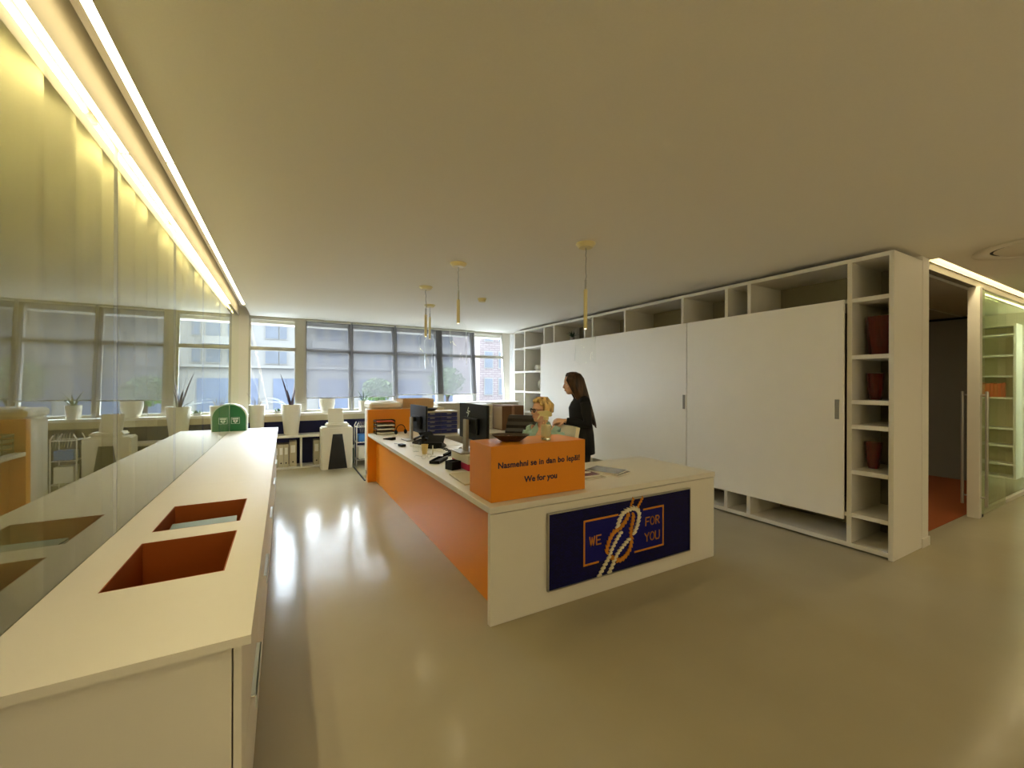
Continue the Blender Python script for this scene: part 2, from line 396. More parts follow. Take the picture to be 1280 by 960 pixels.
# unseen fill lamps, added behind the camera to brighten the near end
for k, (x0, x1, y) in enumerate(((0.4, 3.6, -2.2), (4.4, 7.2, -2.2), (0.4, 3.6, -3.7), (4.4, 7.2, -3.7))):
    t = tube_lamp((x0, y, 1.95), (x1, y, 1.95), 'unseen warm fill lamp added in the hall behind the camera', 'added fill lamps behind the camera', hall_fill_m, 0.03)
    for x in (x0 + 0.3, x1 - 0.3): MB().cone((x, y, 1.98), (x, y, CEIL), 0.004, 0.004, 6).build('suspension', greyplastic, t, world=True)

op = empty('ceiling_fill_lamp', (7.0, 4.6, 2.60), 0, 'unseen square fill lamp added in the office behind the shelving wall', 'lamp')  # out of view, added to lift the dark office walls
BX('diffuser', office_fill_m, op, 6.7, 7.3, 4.3, 4.9, 2.585, 2.59); BX('rim', white, op, 6.68, 7.32, 4.28, 4.92, 2.59, 2.60)

# ------------------------------------------------------------------ left run of base cabinets
XF = -0.10      # drawer faces
ys = [1.36, 2.405, 3.45, 4.737, 6.023, 7.31]
CT = 0.82
cab_where = ['nearest one, its end panel facing the camera', 'second from the near end', 'third from the near end', 'fourth from the near end', 'the last one, under the green case']
for i in range(5):
    y0, y1 = ys[i], ys[i + 1]; r = empty('base_cabinet', (-0.4, y0, 0), 0, 'white base cabinet along the left glass, ' + cab_where[i], 'cabinet', 'white base cabinets along the left glass')
    g = 0.001
    b_ = MB()
    b_.box(GX + 0.004, -0.124, y0 + g, y0 + 0.02, 0.0, CT - 0.026); b_.box(GX + 0.004, -0.124, y1 - 0.02, y1 - g, 0.0, CT - 0.026)
    b_.box(GX + 0.004, -0.124, y0 + 0.02, y1 - 0.02, 0.05, 0.07); b_.box(GX + 0.004, GX + 0.016, y0 + 0.02, y1 - 0.02, 0.07, CT - 0.026)
    b_.box(-0.16, -0.142, y0 + 0.02, y1 - 0.02, 0.0, 0.05)
    b_.build('carcass', white, r, world=True)
    for (z0, z1) in ((0.03, 0.40), (0.404, CT - 0.03)):
        d = MB().box(-0.120, XF, y0 + 0.002, y1 - 0.002, z0, z1, bev=0.0015).build('drawer', white, r, world=True)
        ym = (y0 + y1) / 2 + 0.02
        h = MB(); h.box(XF, XF + 0.018, ym - 0.17, ym + 0.17, z1 - 0.012, z1 - 0.006); h.box(XF + 0.014, XF + 0.018, ym - 0.17, ym + 0.17, z1 - 0.055, z1 - 0.006)
        h.build('handle', aedwhite, d, world=True)

def grid_slab(xs, ys_, holes, z0, z1):
    mb = MB(); V = {}
    def v(i, j, z):
        if (i, j, z) not in V: V[(i, j, z)] = mb._v((xs[i], ys_[j], z))
        return V[(i, j, z)]
    nx, ny = len(xs) - 1, len(ys_) - 1
    solid = lambda i, j: 0 <= i < nx and 0 <= j < ny and (i, j) not in holes
    for i in range(nx):
        for j in range(ny):
            if not solid(i, j): continue
            for z in (z0, z1): mb.bm.faces.new([v(i, j, z), v(i + 1, j, z), v(i + 1, j + 1, z), v(i, j + 1, z)])
            for (a, b, di, dj) in (((i, j), (i + 1, j), 0, -1), ((i, j + 1), (i + 1, j + 1), 0, 1), ((i, j), (i, j + 1), -1, 0), ((i + 1, j), (i + 1, j + 1), 1, 0)):
                if not solid(i + di, j + dj): mb.bm.faces.new([v(*a, z0), v(*b, z0), v(*b, z1), v(*a, z1)])
    return mb
XT = -0.077
HX0, HX1 = -0.533, -0.19
o = grid_slab([GX + 0.002, HX0, HX1, XT], [1.335, 1.835, 2.312, 2.462, 2.915, 3.449], {(1, 1), (1, 3)}, CT - 0.025, CT).build('counter_top', white)
tag(o, 'near white counter top with two rectangular bin holes cut in it', 'worktop', 'white counter tops along the left glass')
o = MB().box(GX + 0.002, XT, 3.451, 5.579, CT - 0.025, CT, bev=0.001).build('counter_top', white)
tag(o, 'middle white counter top beside the left glass, plain and empty', 'worktop', 'white counter tops along the left glass')
o = MB().box(GX + 0.002, XT, 5.581, 7.315, CT - 0.025, CT, bev=0.001).build('counter_top', white)
tag(o, 'far white counter top carrying the green defibrillator case', 'worktop', 'white counter tops along the left glass')
def liner(y0, y1, label):
    mb = MB(); t = 0.004; g = 0.0006; a, b, c, d = HX0 + g, HX1 - g, y0 + g, y1 - g; zb, zt = 0.36, CT - 0.0006
    mb.box(a, b, c, d, zb - t, zb)
    mb.box(a, a + t, c, d, zb, zt); mb.box(b - t, b, c, d, zb, zt); mb.box(a + t, b - t, c, c + t, zb, zt); mb.box(a + t, b - t, d - t, d, zb, zt)
    return tag(mb.build('waste_bin', orange_in), label, 'bin', 'orange bins sunk in the counter')
liner(1.835, 2.312, 'empty orange bin sunk in the nearer counter hole')
liner(2.462, 2.915, 'orange bin in the farther counter hole, with bluish sheets in it')
st = MB()
for k in range(6):
    st.obox((-0.355 + 0.003 * (k % 3), 2.56, 0.742 + 0.0105 * k), (0.135, 0.082, 0.004), Matrix.Rotation(0.02 * (k - 2), 3, 'Z'))
st.box(-0.44, -0.27, 2.50, 2.62, 0.362, 0.738)
tag(st.build('folder_stack', M('blue_grey_card', (112, 134, 136), 0.5)), 'stack of blue grey folders standing in the farther counter hole', 'folders')

# AED case on the far counter
r = empty('defibrillator_case', (GX + 0.006, 7.02, CT), 0, 'green rounded defibrillator case with heart symbol on the far counter', 'first aid case')
def arch(hw, h, n=12):
    pts = [(0, 0), (hw, 0), (hw, h - 0.19)]
    for k in range(1, n + 1):
        a = PI / 2 * k / n
        pts.append((hw - 0.19 * (1 - math.cos(a)) if hw > 0.19 else hw * math.cos(a), h - 0.19 + 0.19 * math.sin(a)))
    pts.append((0, h)); return pts
MB().prism(arch(0.205, 0.385), 'y', 0, 0.20).build('shell', aedwhite, r, smooth=35)
MB().prism(arch(0.192, 0.372), 'y', -0.012, 0.0).build('front', aedgreen, r, smooth=35)
f = MB(); x0, x1, z0, z1, t = 0.016, 0.118, 0.105, 0.195, 0.005
f.box(x0, x1, -0.0145, -0.012, z0, z0 + t); f.box(x0, x1, -0.0145, -0.012, z1 - t, z1); f.box(x0, x0 + t, -0.0145, -0.012, z0, z1); f.box(x1 - t, x1, -0.0145, -0.012, z0, z1)
f.box(x0 + 0.014, x1 - 0.014, -0.0145, -0.012, 0.164, 0.184)
f.build('symbol_frame', aedwhite, r)
hp = [(0.067 + 0.0021 * 16 * math.sin(q) ** 3 * 0.9, 0.138 + 0.0021 * (13 * math.cos(q) - 5 * math.cos(2 * q) - 2 * math.cos(3 * q) - math.cos(4 * q)) * 0.8) for q in [2 * PI * k / 28 for k in range(28)]]
MB().prism(hp, 'y', -0.0145, -0.012).build('heart', aedwhite, r)
MB().prism([(0.070, 0.156), (0.058, 0.136), (0.066, 0.137), (0.062, 0.120), (0.076, 0.142), (0.068, 0.141)], 'y', -0.0155, -0.0145).build('bolt', aedgreen, r)
# ------------------------------------------------------------------ shelving wall on the right
CX = 4.55; CD = 0.62; T = 0.038
sh = empty('shelving_wall', (CX, 1.48, 0), 0, 'long white built-in shelving wall with two sliding doors', 'shelving')
Y0, Y1 = 1.47, 8.09; ZTOP = 2.668
BX('side_panel', white, sh, CX, CX + CD, Y0, Y0 + 0.035, 0.0, ZTOP, bev=0.0015)
BX('side_panel', white, sh, CX, CX + CD, Y1 - T, Y1, 0.0, ZTOP, bev=0.0015)
BX('top_board', white, sh, CX, CX + CD, Y0 + 0.035, Y1 - T, ZTOP - T, ZTOP, bev=0.0015)
BX('base_board', white, sh, CX, CX + CD, Y0 + 0.035, Y1 - T, 0.02, 0.062, bev=0.0015)
BX('plinth', darkgrey, sh, CX + 0.03, CX + CD, Y0 + 0.035, Y1 - T, 0.0, 0.02)
BX('back_panel', M('shelf_back', (150, 143, 122), 0.7), sh, CX + CD - 0.012, CX + CD, Y0 + 0.035, Y1 - T, 0.062, ZTOP - T)
def upright(y, z0, z1): BX('upright', white, sh, CX + 0.001, CX + CD - 0.012, y - T / 2, y + T / 2, z0, z1, bev=0.001)
def shelf(ya, yb, z): BX('shelf', white, sh, CX + 0.002, CX + CD - 0.012, ya, yb, z - T / 2, z + T / 2, bev=0.001)
upright(1.785, 0.062, ZTOP - T)
for z in (2.281, 1.763, 1.353, 1.128, 0.713, 0.318): shelf(1.505, 1.766, z)
for y in (2.72, 2.99, 3.60, 4.64, 5.39, 5.60, 6.52, 6.865):
    upright(y, 2.30, ZTOP - T); upright(y, 0.062, 0.30)
shelf(1.804, 6.95, 2.281); shelf(1.804, 6.95, 0.318)
upright(6.97, 0.062, 2.262 + T); upright(7.62, 0.062, ZTOP - T)
for z in (2.275, 1.760, 1.327, 0.90, 0.45):
    shelf(6.989, 7.601, z); shelf(7.639, Y1 - T, z)
for (a, b) in ((3.512, 6.92), (1.818, 3.503)):
    BX('sliding_door', doorwhite, sh, CX - 0.03, CX - 0.006, a, b, 0.268, 2.297, bev=0.0015)
d1, d2 = [o for o in sh.children if o.name.startswith('sliding_door')]
for d, yy in ((d1, 3.545), (d2, 1.868)):
    hb = MB(); hb.box(CX - 0.034, CX - 0.03, yy - 0.016, yy + 0.016, 1.19, 1.372, bev=0.001)
    hb.box(CX - 0.037, CX - 0.034, yy - 0.016, yy - 0.011, 1.19, 1.372); hb.box(CX - 0.037, CX - 0.034, yy + 0.011, yy + 0.016, 1.19, 1.372)
    hb.build('handle', greyplastic, d, world=True)

# red glass vases
redglass = bpy.data.materials.new('red_glass'); redglass.use_nodes = True
_b = redglass.node_tree.nodes['Principled BSDF']; _b.inputs['Roughness'].default_value = 0.12
_b.inputs['Coat Weight'].default_value = 0.6
_nz = redglass.node_tree.nodes.new('ShaderNodeTexNoise'); _nz.inputs['Scale'].default_value = 14
_tcx = redglass.node_tree.nodes.new('ShaderNodeTexCoord'); _mpx = redglass.node_tree.nodes.new('ShaderNodeMapping'); _mpx.inputs['Scale'].default_value = (6, 6, 0.4)
_rr = redglass.node_tree.nodes.new('ShaderNodeValToRGB'); _rr.color_ramp.elements[0].color = lin((62, 6, 3)) + (1,); _rr.color_ramp.elements[1].color = lin((104, 12, 6)) + (1,)
for a, b in ((_tcx.outputs['Object'], _mpx.inputs[0]), (_mpx.outputs[0], _nz.inputs['Vector']), (_nz.outputs['Fac'], _rr.inputs[0]), (_rr.outputs[0], _b.inputs['Base Color'])): redglass.node_tree.links.new(a, b)
def red_vase(x, y, z, h, rb, rt, label):
    pr = [(0.0, 0.0), (rb * 0.9, 0.0), (rb, 0.012), (rb + (rt - rb) * 0.5, h * 0.5), (rt, h), (rt - 0.006, h), (rb + (rt - rb) * 0.5 - 0.008, h * 0.5), (rb - 0.008, 0.02), (0.0, 0.018)]
    mb = MB(); n = 28
    rings = []
    for r_, z_ in pr:
        rings.append([(r_ * (1 + 0.02 * math.cos(14 * 2 * PI * i / n) * (1 if r_ > 0.02 else 0)) * math.cos(2 * PI * i / n), r_ * math.sin(2 * PI * i / n), z_) for i in range(n)])
    for i in range(len(rings)):
        if pr[i][0] == 0.0: rings[i] = [(0.0005 * math.cos(2 * PI * k / n), 0.0005 * math.sin(2 * PI * k / n), pr[i][1]) for k in range(n)]
    mb.loft(rings)
    tag(mb.build('glass_vase', redglass, loc=(x, y, z), smooth=50), label, 'vase', 'red glass vases in the end shelves')
red_vase(4.80, 1.648, 1.7845, 0.355, 0.082, 0.108, 'largest red glass vase, second compartment from the top')
red_vase(4.80, 1.682, 1.3745, 0.245, 0.050, 0.070, 'smaller red glass vase, third compartment from the top')
red_vase(4.80, 1.695, 0.7345, 0.245, 0.042, 0.070, 'red glass vase in the fifth compartment, lowest of the three')
# ornaments on the window end of the shelves
def vase(prof, loc, mat, label, name='vase', cat='vase'):
    return tag(MB().lathe(prof, n=20).build(name, mat, loc=loc, smooth=50), label, cat)
vase([(0.03, 0), (0.045, 0.04), (0.03, 0.10), (0.014, 0.17), (0.02, 0.20), (0.012, 0.20), (0.008, 0.10)], (4.72, 7.13, 1.779), potwhite, 'slim white bottle vase on the second shelf beside the sliding door')
vase([(0.045, 0), (0.075, 0.05), (0.07, 0.10), (0.05, 0.13), (0.045, 0.13), (0.06, 0.09), (0.03, 0.02)], (4.76, 7.40, 1.779), potwhite, 'low round white bowl vase left of the slim bottle vase', 'bowl', 'bowl')
vase([(0.035, 0), (0.05, 0.05), (0.04, 0.09), (0.018, 0.12), (0.018, 0.14), (0.01, 0.14)], (4.72, 7.72, 1.779), black, 'small black vase on the shelf nearest the window')
rb = MB(); rb.lathe([(0.05, 0), (0.05, 0.012), (0.012, 0.02), (0.012, 0.07)], n=16)
rb2 = [(0.075 * math.cos(a), 0.0, 0.145 + 0.075 * math.sin(a)) for a in [2 * PI * k / 20 for k in range(19)]]
ro = empty('ring_ornament', (4.75, 7.30, 1.346), 0.6, 'white ring ornament on a foot, third shelf row', 'ornament')
rb.build('foot', potwhite, ro, smooth=50); MB().tube(rb2, 0.018, 8).build('ring', potwhite, ro, smooth=60)
pl = empty('shelf_plant', (4.78, 6.24, 2.30), 0, 'small grey green plant in a cup in the top shelf row', 'plant')
MB().lathe([(0.035, 0), (0.05, 0.09), (0.044, 0.09), (0.03, 0.02)], n=16).build('pot', greyplastic, pl, smooth=50)
def blade(mb, p0, azim, L, lean, wdt, n=5, curl=0.6):
    p = Vector(p0); rows = []
    side = Vector((-math.sin(azim), math.cos(azim), 0))
    for i in range(n + 1):
        t = i / n; ang = PI / 2 - lean - curl * t
        wv = wdt * (1 - t) ** 0.6 * (0.5 + 1.2 * min(t * 3, 0.5)) + 0.0005
        up = Vector((-math.cos(azim) * math.sin(ang), -math.sin(azim) * math.sin(ang), math.cos(ang))) * 0.002
        rows.append([p - side * wv, p + up, p + side * wv, p - up])
        p = p + Vector((math.cos(azim) * math.cos(ang), math.sin(azim) * math.cos(ang), math.sin(ang))) * (L / n)
    mb.loft(rows)
lf = MB(); rnd = random.Random(3)
for k in range(22): blade(lf, (0, 0, 0.08), rnd.uniform(0, 6.28), rnd.uniform(0.10, 0.17), rnd.uniform(0.2, 0.9), 0.012)
lf.build('leaves', leaf_d, pl)

# ------------------------------------------------------------------ sliding glass door at the corridor
dr = empty('sliding_glass_door', (6.9, 1.44, 0), 0, 'sliding glass door leaf with long steel bar handles', 'door')
BX('glass_leaf', glass2, dr, 6.945, 7.95, 1.482, 1.490, 0.02, 2.60)
BX('floor_guide', black, dr, 6.945, 7.02, 1.474, 1.498, 0.0, 0.03, bev=0.003)
for yy, s in ((1.425, -1), (1.615, 1)):
    hd = MB(); hd.tube([(6.90, yy, 0.14), (6.90, yy, 1.44)], 0.014, 12)
    hd.tube([(6.90, yy, 1.40), (6.90, 1.469 if s < 0 else 1.571, 1.40)], 0.009, 8); hd.tube([(6.90, yy, 0.24), (6.90, 1.469 if s < 0 else 1.571, 0.24)], 0.009, 8)
    hd.build('handle', steel, dr, world=True, smooth=40)
# bookcase on the end wall of the corridor, mirrored in its glass
bc = empty('bookcase', (10.22, 0.4, 0), 0, 'tall white bookcase at the corridor end, mirrored in the glass at the right edge', 'bookcase')
for a in (-1.19, -0.38, 0.42, 1.21): BX('upright', white, bc, 10.22, 10.56, a, a + 0.03, 0.0, 2.50)
BX('back_panel', beige, bc, 10.56, 10.585, -1.19, 1.24, 0.0, 2.50)
for k, z in enumerate((0.0, 0.21, 0.51, 0.79, 1.286, 1.64, 1.977, 2.315, 2.47)):
    for a in (-1.16, -0.35, 0.45): BX('shelf', white, bc, 10.22, 10.56, a, a + 0.76 if a > -1 else a + 0.78, z, z + 0.028)
y = 0.56
for k in range(12):
    o = MB().box(0, 0.20, 0, 0.036, 0, 0.21 + 0.012 * (k % 3), bev=0.002).build('book', bpy.data.materials.get('orange_book_%d' % (k % 3)) or M('orange_book_%d' % (k % 3), (214, 106 - 8 * (k % 3), 52), 0.6), loc=(10.26, y, 1.3155))
    tag(o, 'pale orange book in the bookcase mirrored in the corridor glass', 'book', 'orange books in the corridor bookcase'); y += 0.040

# ------------------------------------------------------------------ reception desk
DT = 0.745
dk = empty('reception_desk', (1.12, 2.28, 0), 0, 'large L shaped reception desk with white front and orange side', 'desk')
def lpoly(pts, z0, z1, name, mat, bev=0.0015):
    mb = MB(); mb.prism(pts, 'z', z0, z1)
    bmesh.ops.bevel(mb.bm, geom=list(mb.bm.edges), offset=bev, segments=1, affect='EDGES')
    return mb.build(name, mat, dk, world=True)
lpoly([(1.115, 2.275), (3.31, 2.275), (3.31, 3.14), (1.98, 3.14), (1.98, 6.50), (1.115, 6.50)], DT - 0.042, DT - 0.0012, 'worktop', white)
BX('front_panel', white, dk, 1.12, 3.305, 2.28, 2.318, 0.002, DT - 0.048, bev=0.0015)
BX('side_panel', orange, dk, 1.24, 1.262, 2.32, 6.50, 0.0, DT - 0.044, bev=0.001)
BX('end_panel', orange, dk, 1.115, 2.02, 6.50, 6.60, 0.0, 1.10, bev=0.002)
BX('support_panel', white, dk, 3.265, 3.30, 2.32, 3.10, 0.0, DT - 0.044)

# mosaic sign on the desk front
def sgn(px, py):
    """photo pixel on the desk front -> (x, z) on that plane"""
    f = 512.0; a = (px - 640) / f; b = -(py - 479) / f; rl = math.radians(0.2)
    a2 = a * math.cos(rl) - b * math.sin(rl); b2 = b * math.cos(rl) + a * math.sin(rl)
    rx = math.sin(YAW) + a2 * math.cos(YAW); ry = math.cos(YAW) - a2 * math.sin(YAW)
    t = 2.262 / ry; return (rx * t, EYE + b2 * t)
navytile = bpy.data.materials.new('navy_mosaic'); navytile.use_nodes = True
_nt = navytile.node_tree; _b = _nt.nodes['Principled BSDF']; _b.inputs['Specular IOR Level'].default_value = 0.2; _b.inputs['Roughness'].default_value = 0.35
_br = _nt.nodes.new('ShaderNodeTexBrick'); _br.inputs['Scale'].default_value = 1.0; _br.inputs['Brick Width'].default_value = 0.024; _br.inputs['Row Height'].default_value = 0.011; _br.inputs['Mortar Size'].default_value = 0.0012
_br.inputs['Color1'].default_value = lin((8, 8, 64)) + (1,); _br.inputs['Color2'].default_value = lin((13, 13, 84)) + (1,); _br.inputs['Mortar'].default_value = lin((5, 5, 30)) + (1,)
_tc = _nt.nodes.new('ShaderNodeTexCoord'); _mp = _nt.nodes.new('ShaderNodeMapping'); _mp.inputs['Rotation'].default_value = (PI / 2, 0, 0)
for a, b in ((_tc.outputs['Object'], _mp.inputs[0]), (_mp.outputs[0], _br.inputs['Vector']), (_br.outputs['Color'], _b.inputs['Base Color'])): _nt.links.new(a, b)
SX0, SX1, SZ0, SZ1 = 1.542, 2.962, 0.128, 0.642
sg = empty('mosaic_sign', (SX0, 2.28, SZ0), 0, 'navy mosaic sign with a knotted rope and orange lettering', 'sign')
BX('panel', navytile, sg, SX0 + 0.004, SX1 - 0.004, 2.262, 2.279, SZ0 + 0.004, SZ1 - 0.004)
fr = MB()
fr.box(SX0 - 0.004, SX0 + 0.004, 2.258, 2.279, SZ0 - 0.004, SZ1 + 0.004); fr.box(SX1 - 0.004, SX1 + 0.004, 2.258, 2.279, SZ0 - 0.004, SZ1 + 0.004)
fr.box(SX0 + 0.004, SX1 - 0.004, 2.258, 2.279, SZ0 - 0.004, SZ0 + 0.004); fr.box(SX0 + 0.004, SX1 - 0.004, 2.258, 2.279, SZ1 - 0.004, SZ1 + 0.004)
fr.build('frame', steel, sg, world=True)
def c8(x, y): return sgn(720 + x / 8.0, 610 + y / 8.0)
YF = 2.262
A0, A1 = c8(80, 328), c8(80, 772); B0, B1 = c8(868, 182), c8(868, 566)
bx0, bx1 = (A0[0] + A1[0]) / 2, (B0[0] + B1[0]) / 2; bz1, bz0 = (A0[1] + B0[1]) / 2, (A1[1] + B1[1]) / 2
fieldm = M('blue_mosaic_field', (16, 16, 104), 0.5, spec=0.2, var=0.25, scale=90)
BX('inner_field', fieldm, sg, bx0, bx1, YF - 0.0012, YF, bz0, bz1)
t = 0.0065; yy = (YF - 0.004, YF - 0.0012)
g1, g2, g3, g4 = c8(420, 265)[0], c8(670, 222)[0], c8(225, 735)[0], c8(582, 635)[0]
for rows in (((bx0 - t, bx0 + t, bz0 - t, bz1 + t), (bx0 + t, g1, bz1 - t, bz1 + t), (bx0 + t, g3, bz0 - t, bz0 + t)), ((bx1 - t, bx1 + t, bz0 - t, bz1 + t), (g2, bx1 - t, bz1 - t, bz1 + t), (g4, bx1 - t, bz0 - t, bz0 + t))):
    bd = MB()
    for (xa, xb, za, zb) in rows: bd.box(xa, xb, yy[0], yy[1], za, zb)
    bd.build('border', tan, sg, world=True)
def resample(pts, step):
    out = []
    P = [Vector((p[0], p[1])) for p in pts]
    dense = []
    for i in range(len(P) - 1):
        p0, p1, p2, p3 = P[max(i - 1, 0)], P[i], P[i + 1], P[min(i + 2, len(P) - 1)]
        for k in range(24):
            u = k / 24.0
            dense.append(0.5 * ((2 * p1) + (p2 - p0) * u + (2 * p0 - 5 * p1 + 4 * p2 - p3) * u * u + (3 * p1 - p0 - 3 * p2 + p3) * u ** 3))
    dense.append(P[-1]); acc = 0.0; last = dense[0]; out.append((dense[0], (dense[1] - dense[0]).normalized()))
    for a, b in zip(dense, dense[1:]):
        acc += (b - a).length
        if acc >= step: out.append((b, (b - a).normalized())); acc = 0.0
    return out
def rope(mb, pix, width, step, y0, y1, flip=1):
    for p, d in resample([c8(*q) for q in pix], step):
        a = math.atan2(d.y, d.x) + flip * math.radians(42)
        ux, uz = math.cos(a), math.sin(a); L, H = width * 0.74, step * 0.37
        poly = []
        for k in range(10):
            q = 2 * PI * k / 10; s_ = math.cos(q) * L; t_ = math.sin(q) * H + 0.25 * H * math.sin(2 * q)
            poly.append((p.x + ux * s_ - uz * t_, p.y + uz * s_ + ux * t_))
        mb.prism(poly, 'y', y0, y1)
RW, RS = 0.036, 0.027
def strand(name, pix, width, step, y0, mat, flip):
    mb = MB(); rope(mb, pix, width, step, y0, YF, flip); mb.build(name, mat, sg, world=True)['label'] = ('ochre' if mat is tan else 'ivory') + ' strand of the knot'
for pix in ([(568, 108), (560, 140), (540, 182)], [(660, 98), (645, 130), (618, 180)]): strand('ochre_rope', pix, 0.022, 0.022, YF - 0.006, tan, 1)
for pix in ([(520, 255), (490, 325), (440, 390), (372, 440), (330, 515), (306, 590), (298, 660)], [(345, 690), (380, 705), (420, 722), (470, 700), (515, 645), (545, 575), (552, 500), (545, 420), (562, 340), (572, 262)]): strand('ochre_rope', pix, RW, RS, YF - 0.009, tan, 1)
for k_, pix in enumerate(([(228, 870), (270, 790), (318, 700), (345, 625), (372, 565), (405, 500), (440, 445)], [(330, 835), (362, 765), (385, 700), (415, 640), (462, 578), (520, 510)], [(412, 378), (434, 300), (470, 242), (520, 212), (575, 198), (615, 225), (626, 275), (615, 345), (597, 400), (575, 452)])): strand('ivory_rope', pix, RW * (1.0 if k_ == 2 else 0.8), RS, YF - 0.011, ropewhite, -1)
STROKES = {'W': [[(0, 1), (.25, 0), (.5, .9), (.75, 0), (1, 1)]], 'E': [[(1, 1), (.1, 1), (.1, 0), (1, 0)], [(.1, .5), (.8, .5)]],
           'F': [[(1, 1), (.1, 1), (.1, 0)], [(.1, .5), (.8, .5)]], 'R': [[(.1, 0), (.1, 1), (.7, 1), (.95, .85), (.95, .65), (.7, .5), (.1, .5)], [(.5, .5), (1, 0)]],
           'Y': [[(0, 1), (.5, .5), (1, 1)], [(.5, .5), (.5, 0)]], 'U': [[(0, 1), (0, .25), (.2, 0), (.8, 0), (1, .25), (1, 1)]],
           'O': [[(.5 + .5 * math.cos(2 * PI * k / 16), .5 + .5 * math.sin(2 * PI * k / 16)) for k in range(17)]]}
def word(txt, p0, p1, name):
    (xa, za), (xb, zb) = p0, p1; n = len(txt); wd = (xb - xa) / n; mb = MB()
    for i, ch in enumerate(txt):
        for st_ in STROKES[ch]:
            pts = [(xa + wd * (i + 0.08 + 0.78 * u), YF - 0.003, za + (zb - za) * v) for u, v in st_]
            for p, q in zip(pts, pts[1:]):
                d = Vector((q[0] - p[0], 0, q[2] - p[2])).normalized(); nn = Vector((-d.z, 0, d.x)) * 0.0042
                p_, q_ = Vector(p) - d * 0.003, Vector(q) + d * 0.003
                mb.prism([((p_ + nn).x, (p_ + nn).z), ((q_ + nn).x, (q_ + nn).z), ((q_ - nn).x, (q_ - nn).z), ((p_ - nn).x, (p_ - nn).z)], 'y', YF - 0.004, YF - 0.0012)
    mb.build(name, tan, sg, world=True)
word('WE', (c8(130, 520)[0], c8(190, 568)[1]), (c8(256, 500)[0], c8(190, 480)[1]), 'lettering_we')
word('FOR', (c8(688, 320)[0], c8(760, 362)[1]), (c8(836, 320)[0], c8(760, 284)[1]), 'lettering_for')
word('YOU', (c8(682, 480)[0], c8(760, 516)[1]), (c8(838, 480)[0], c8(760, 436)[1]), 'lettering_you')

# orange box on the desk
ob = empty('display_box', (1.16, 2.355, DT), 0, 'orange display box on the desk corner with navy lettering', 'box')
BX('body', orange, ob, 1.160, 1.925, 2.355, 2.70, DT + 0.0004, 1.107, bev=0.003)
mw = Matrix.Translation((0.382, -0.0012, 0.217)) @ Matrix.Rotation(PI / 2, 4, 'X')
lettering('lettering_line', 'Nasmehni se in dan bo lepši!', 0.0548, letter_navy, ob, mw, offset=0.0014, spacing=1.045)
lettering('lettering_line', 'We for you', 0.0562, letter_navy, ob, Matrix.Translation((0.382, -0.0012, 0.108)) @ Matrix.Rotation(PI / 2, 4, 'X'), offset=0.0016)
TB = 1.1085
# wicker bowl
bw = MB(); n = 40
def brow(r, z, sq=1.0): return [(r * 1.12 * math.cos(a) * (1 - 0.07 * abs(math.sin(2 * a)) * -sq), r * 0.72 * math.sin(a) * (1 + 0.07 * sq * abs(math.sin(2 * a))), z) for a in [2 * PI * k / n for k in range(n)]]
bw.loft([brow(0.055, 0), brow(0.075, 0.012), brow(0.10, 0.032), brow(0.118, 0.046), brow(0.112, 0.047), brow(0.092, 0.032), brow(0.066, 0.014), brow(0.03, 0.010)])
bo = bw.build('wicker_bowl', brownbowl, loc=(1.392, 2.52, TB), smooth=60); bo.rotation_euler = (0, 0, -0.5); tag(bo, 'dark brown wicker bowl on the orange box', 'bowl')
for k, (dx, dy, dz) in enumerate(((-0.03, 0.0, 0.020), (0.02, 0.018, 0.020), (0.035, -0.02, 0.022), (-0.005, -0.022, 0.020), (0.0, 0.03, 0.024))):
    o = MB().lathe([(0.001, -0.011), (0.009, -0.008), (0.013, 0), (0.009, 0.008), (0.001, 0.011)], n=12).build('wrapped_sweet', M('sweet_wrapper_%d' % k, [(150, 60, 50), (120, 80, 60), (170, 120, 90), (90, 40, 40), (140, 90, 70)][k], 0.4), loc=(1.392 + dx, 2.52 + dy, TB + dz + 0.004), smooth=60)
    tag(o, 'small brownish wrapped sweet in the wicker bowl', 'sweet', 'sweets in the wicker bowl')
# spray bottle
sp = empty('spray_bottle', (1.628, 2.425, TB), math.radians(151), 'clear spray bottle with cream trigger on the orange box', 'bottle')
liq = glass_thin('clear_plastic', (0.97, 0.96, 0.90), 1.35)
MB().lathe([(0.033, 0), (0.036, 0.006), (0.036, 0.115), (0.030, 0.135), (0.016, 0.147), (0.016, 0.152)], n=28, cap=True).build('bottle', liq, sp, smooth=50)
MB().lathe([(0.034, 0.004), (0.0345, 0.02), (0.0335, 0.022)], n=28).build('base_ring', chrome, sp, smooth=50)
MB().lathe([(0.0355, 0.03), (0.0355, 0.112)], n=28, cap=False).build('wrap_label', screen_mat('pale_label', (240, 232, 200), 0.45, 0.4), sp, smooth=50)
MB().tube([(0, 0, 0.02), (0, 0, 0.15)], 0.002, 6).build('dip_tube', cream, sp)
hd = MB(); hd.lathe([(0.017, 0.147), (0.019, 0.150), (0.019, 0.168), (0.012, 0.172)], n=20)
hd.prism([(-0.042, 0.176), (-0.030, 0.170), (0.030, 0.172), (0.046, 0.186), (0.052, 0.198), (0.046, 0.207), (-0.010, 0.213), (-0.040, 0.200)], 'y', -0.011, 0.011)
hd.build('spray_head', cream, sp)
MB().prism([(0.030, 0.180), (0.046, 0.182), (0.064, 0.150), (0.058, 0.148), (0.042, 0.172)], 'y', -0.006, 0.006).build('trigger', cream, sp)
MB().cone((0.045, 0, 0.200), (0.062, 0, 0.199), 0.007, 0.007, 12).build('nozzle', cream, sp)

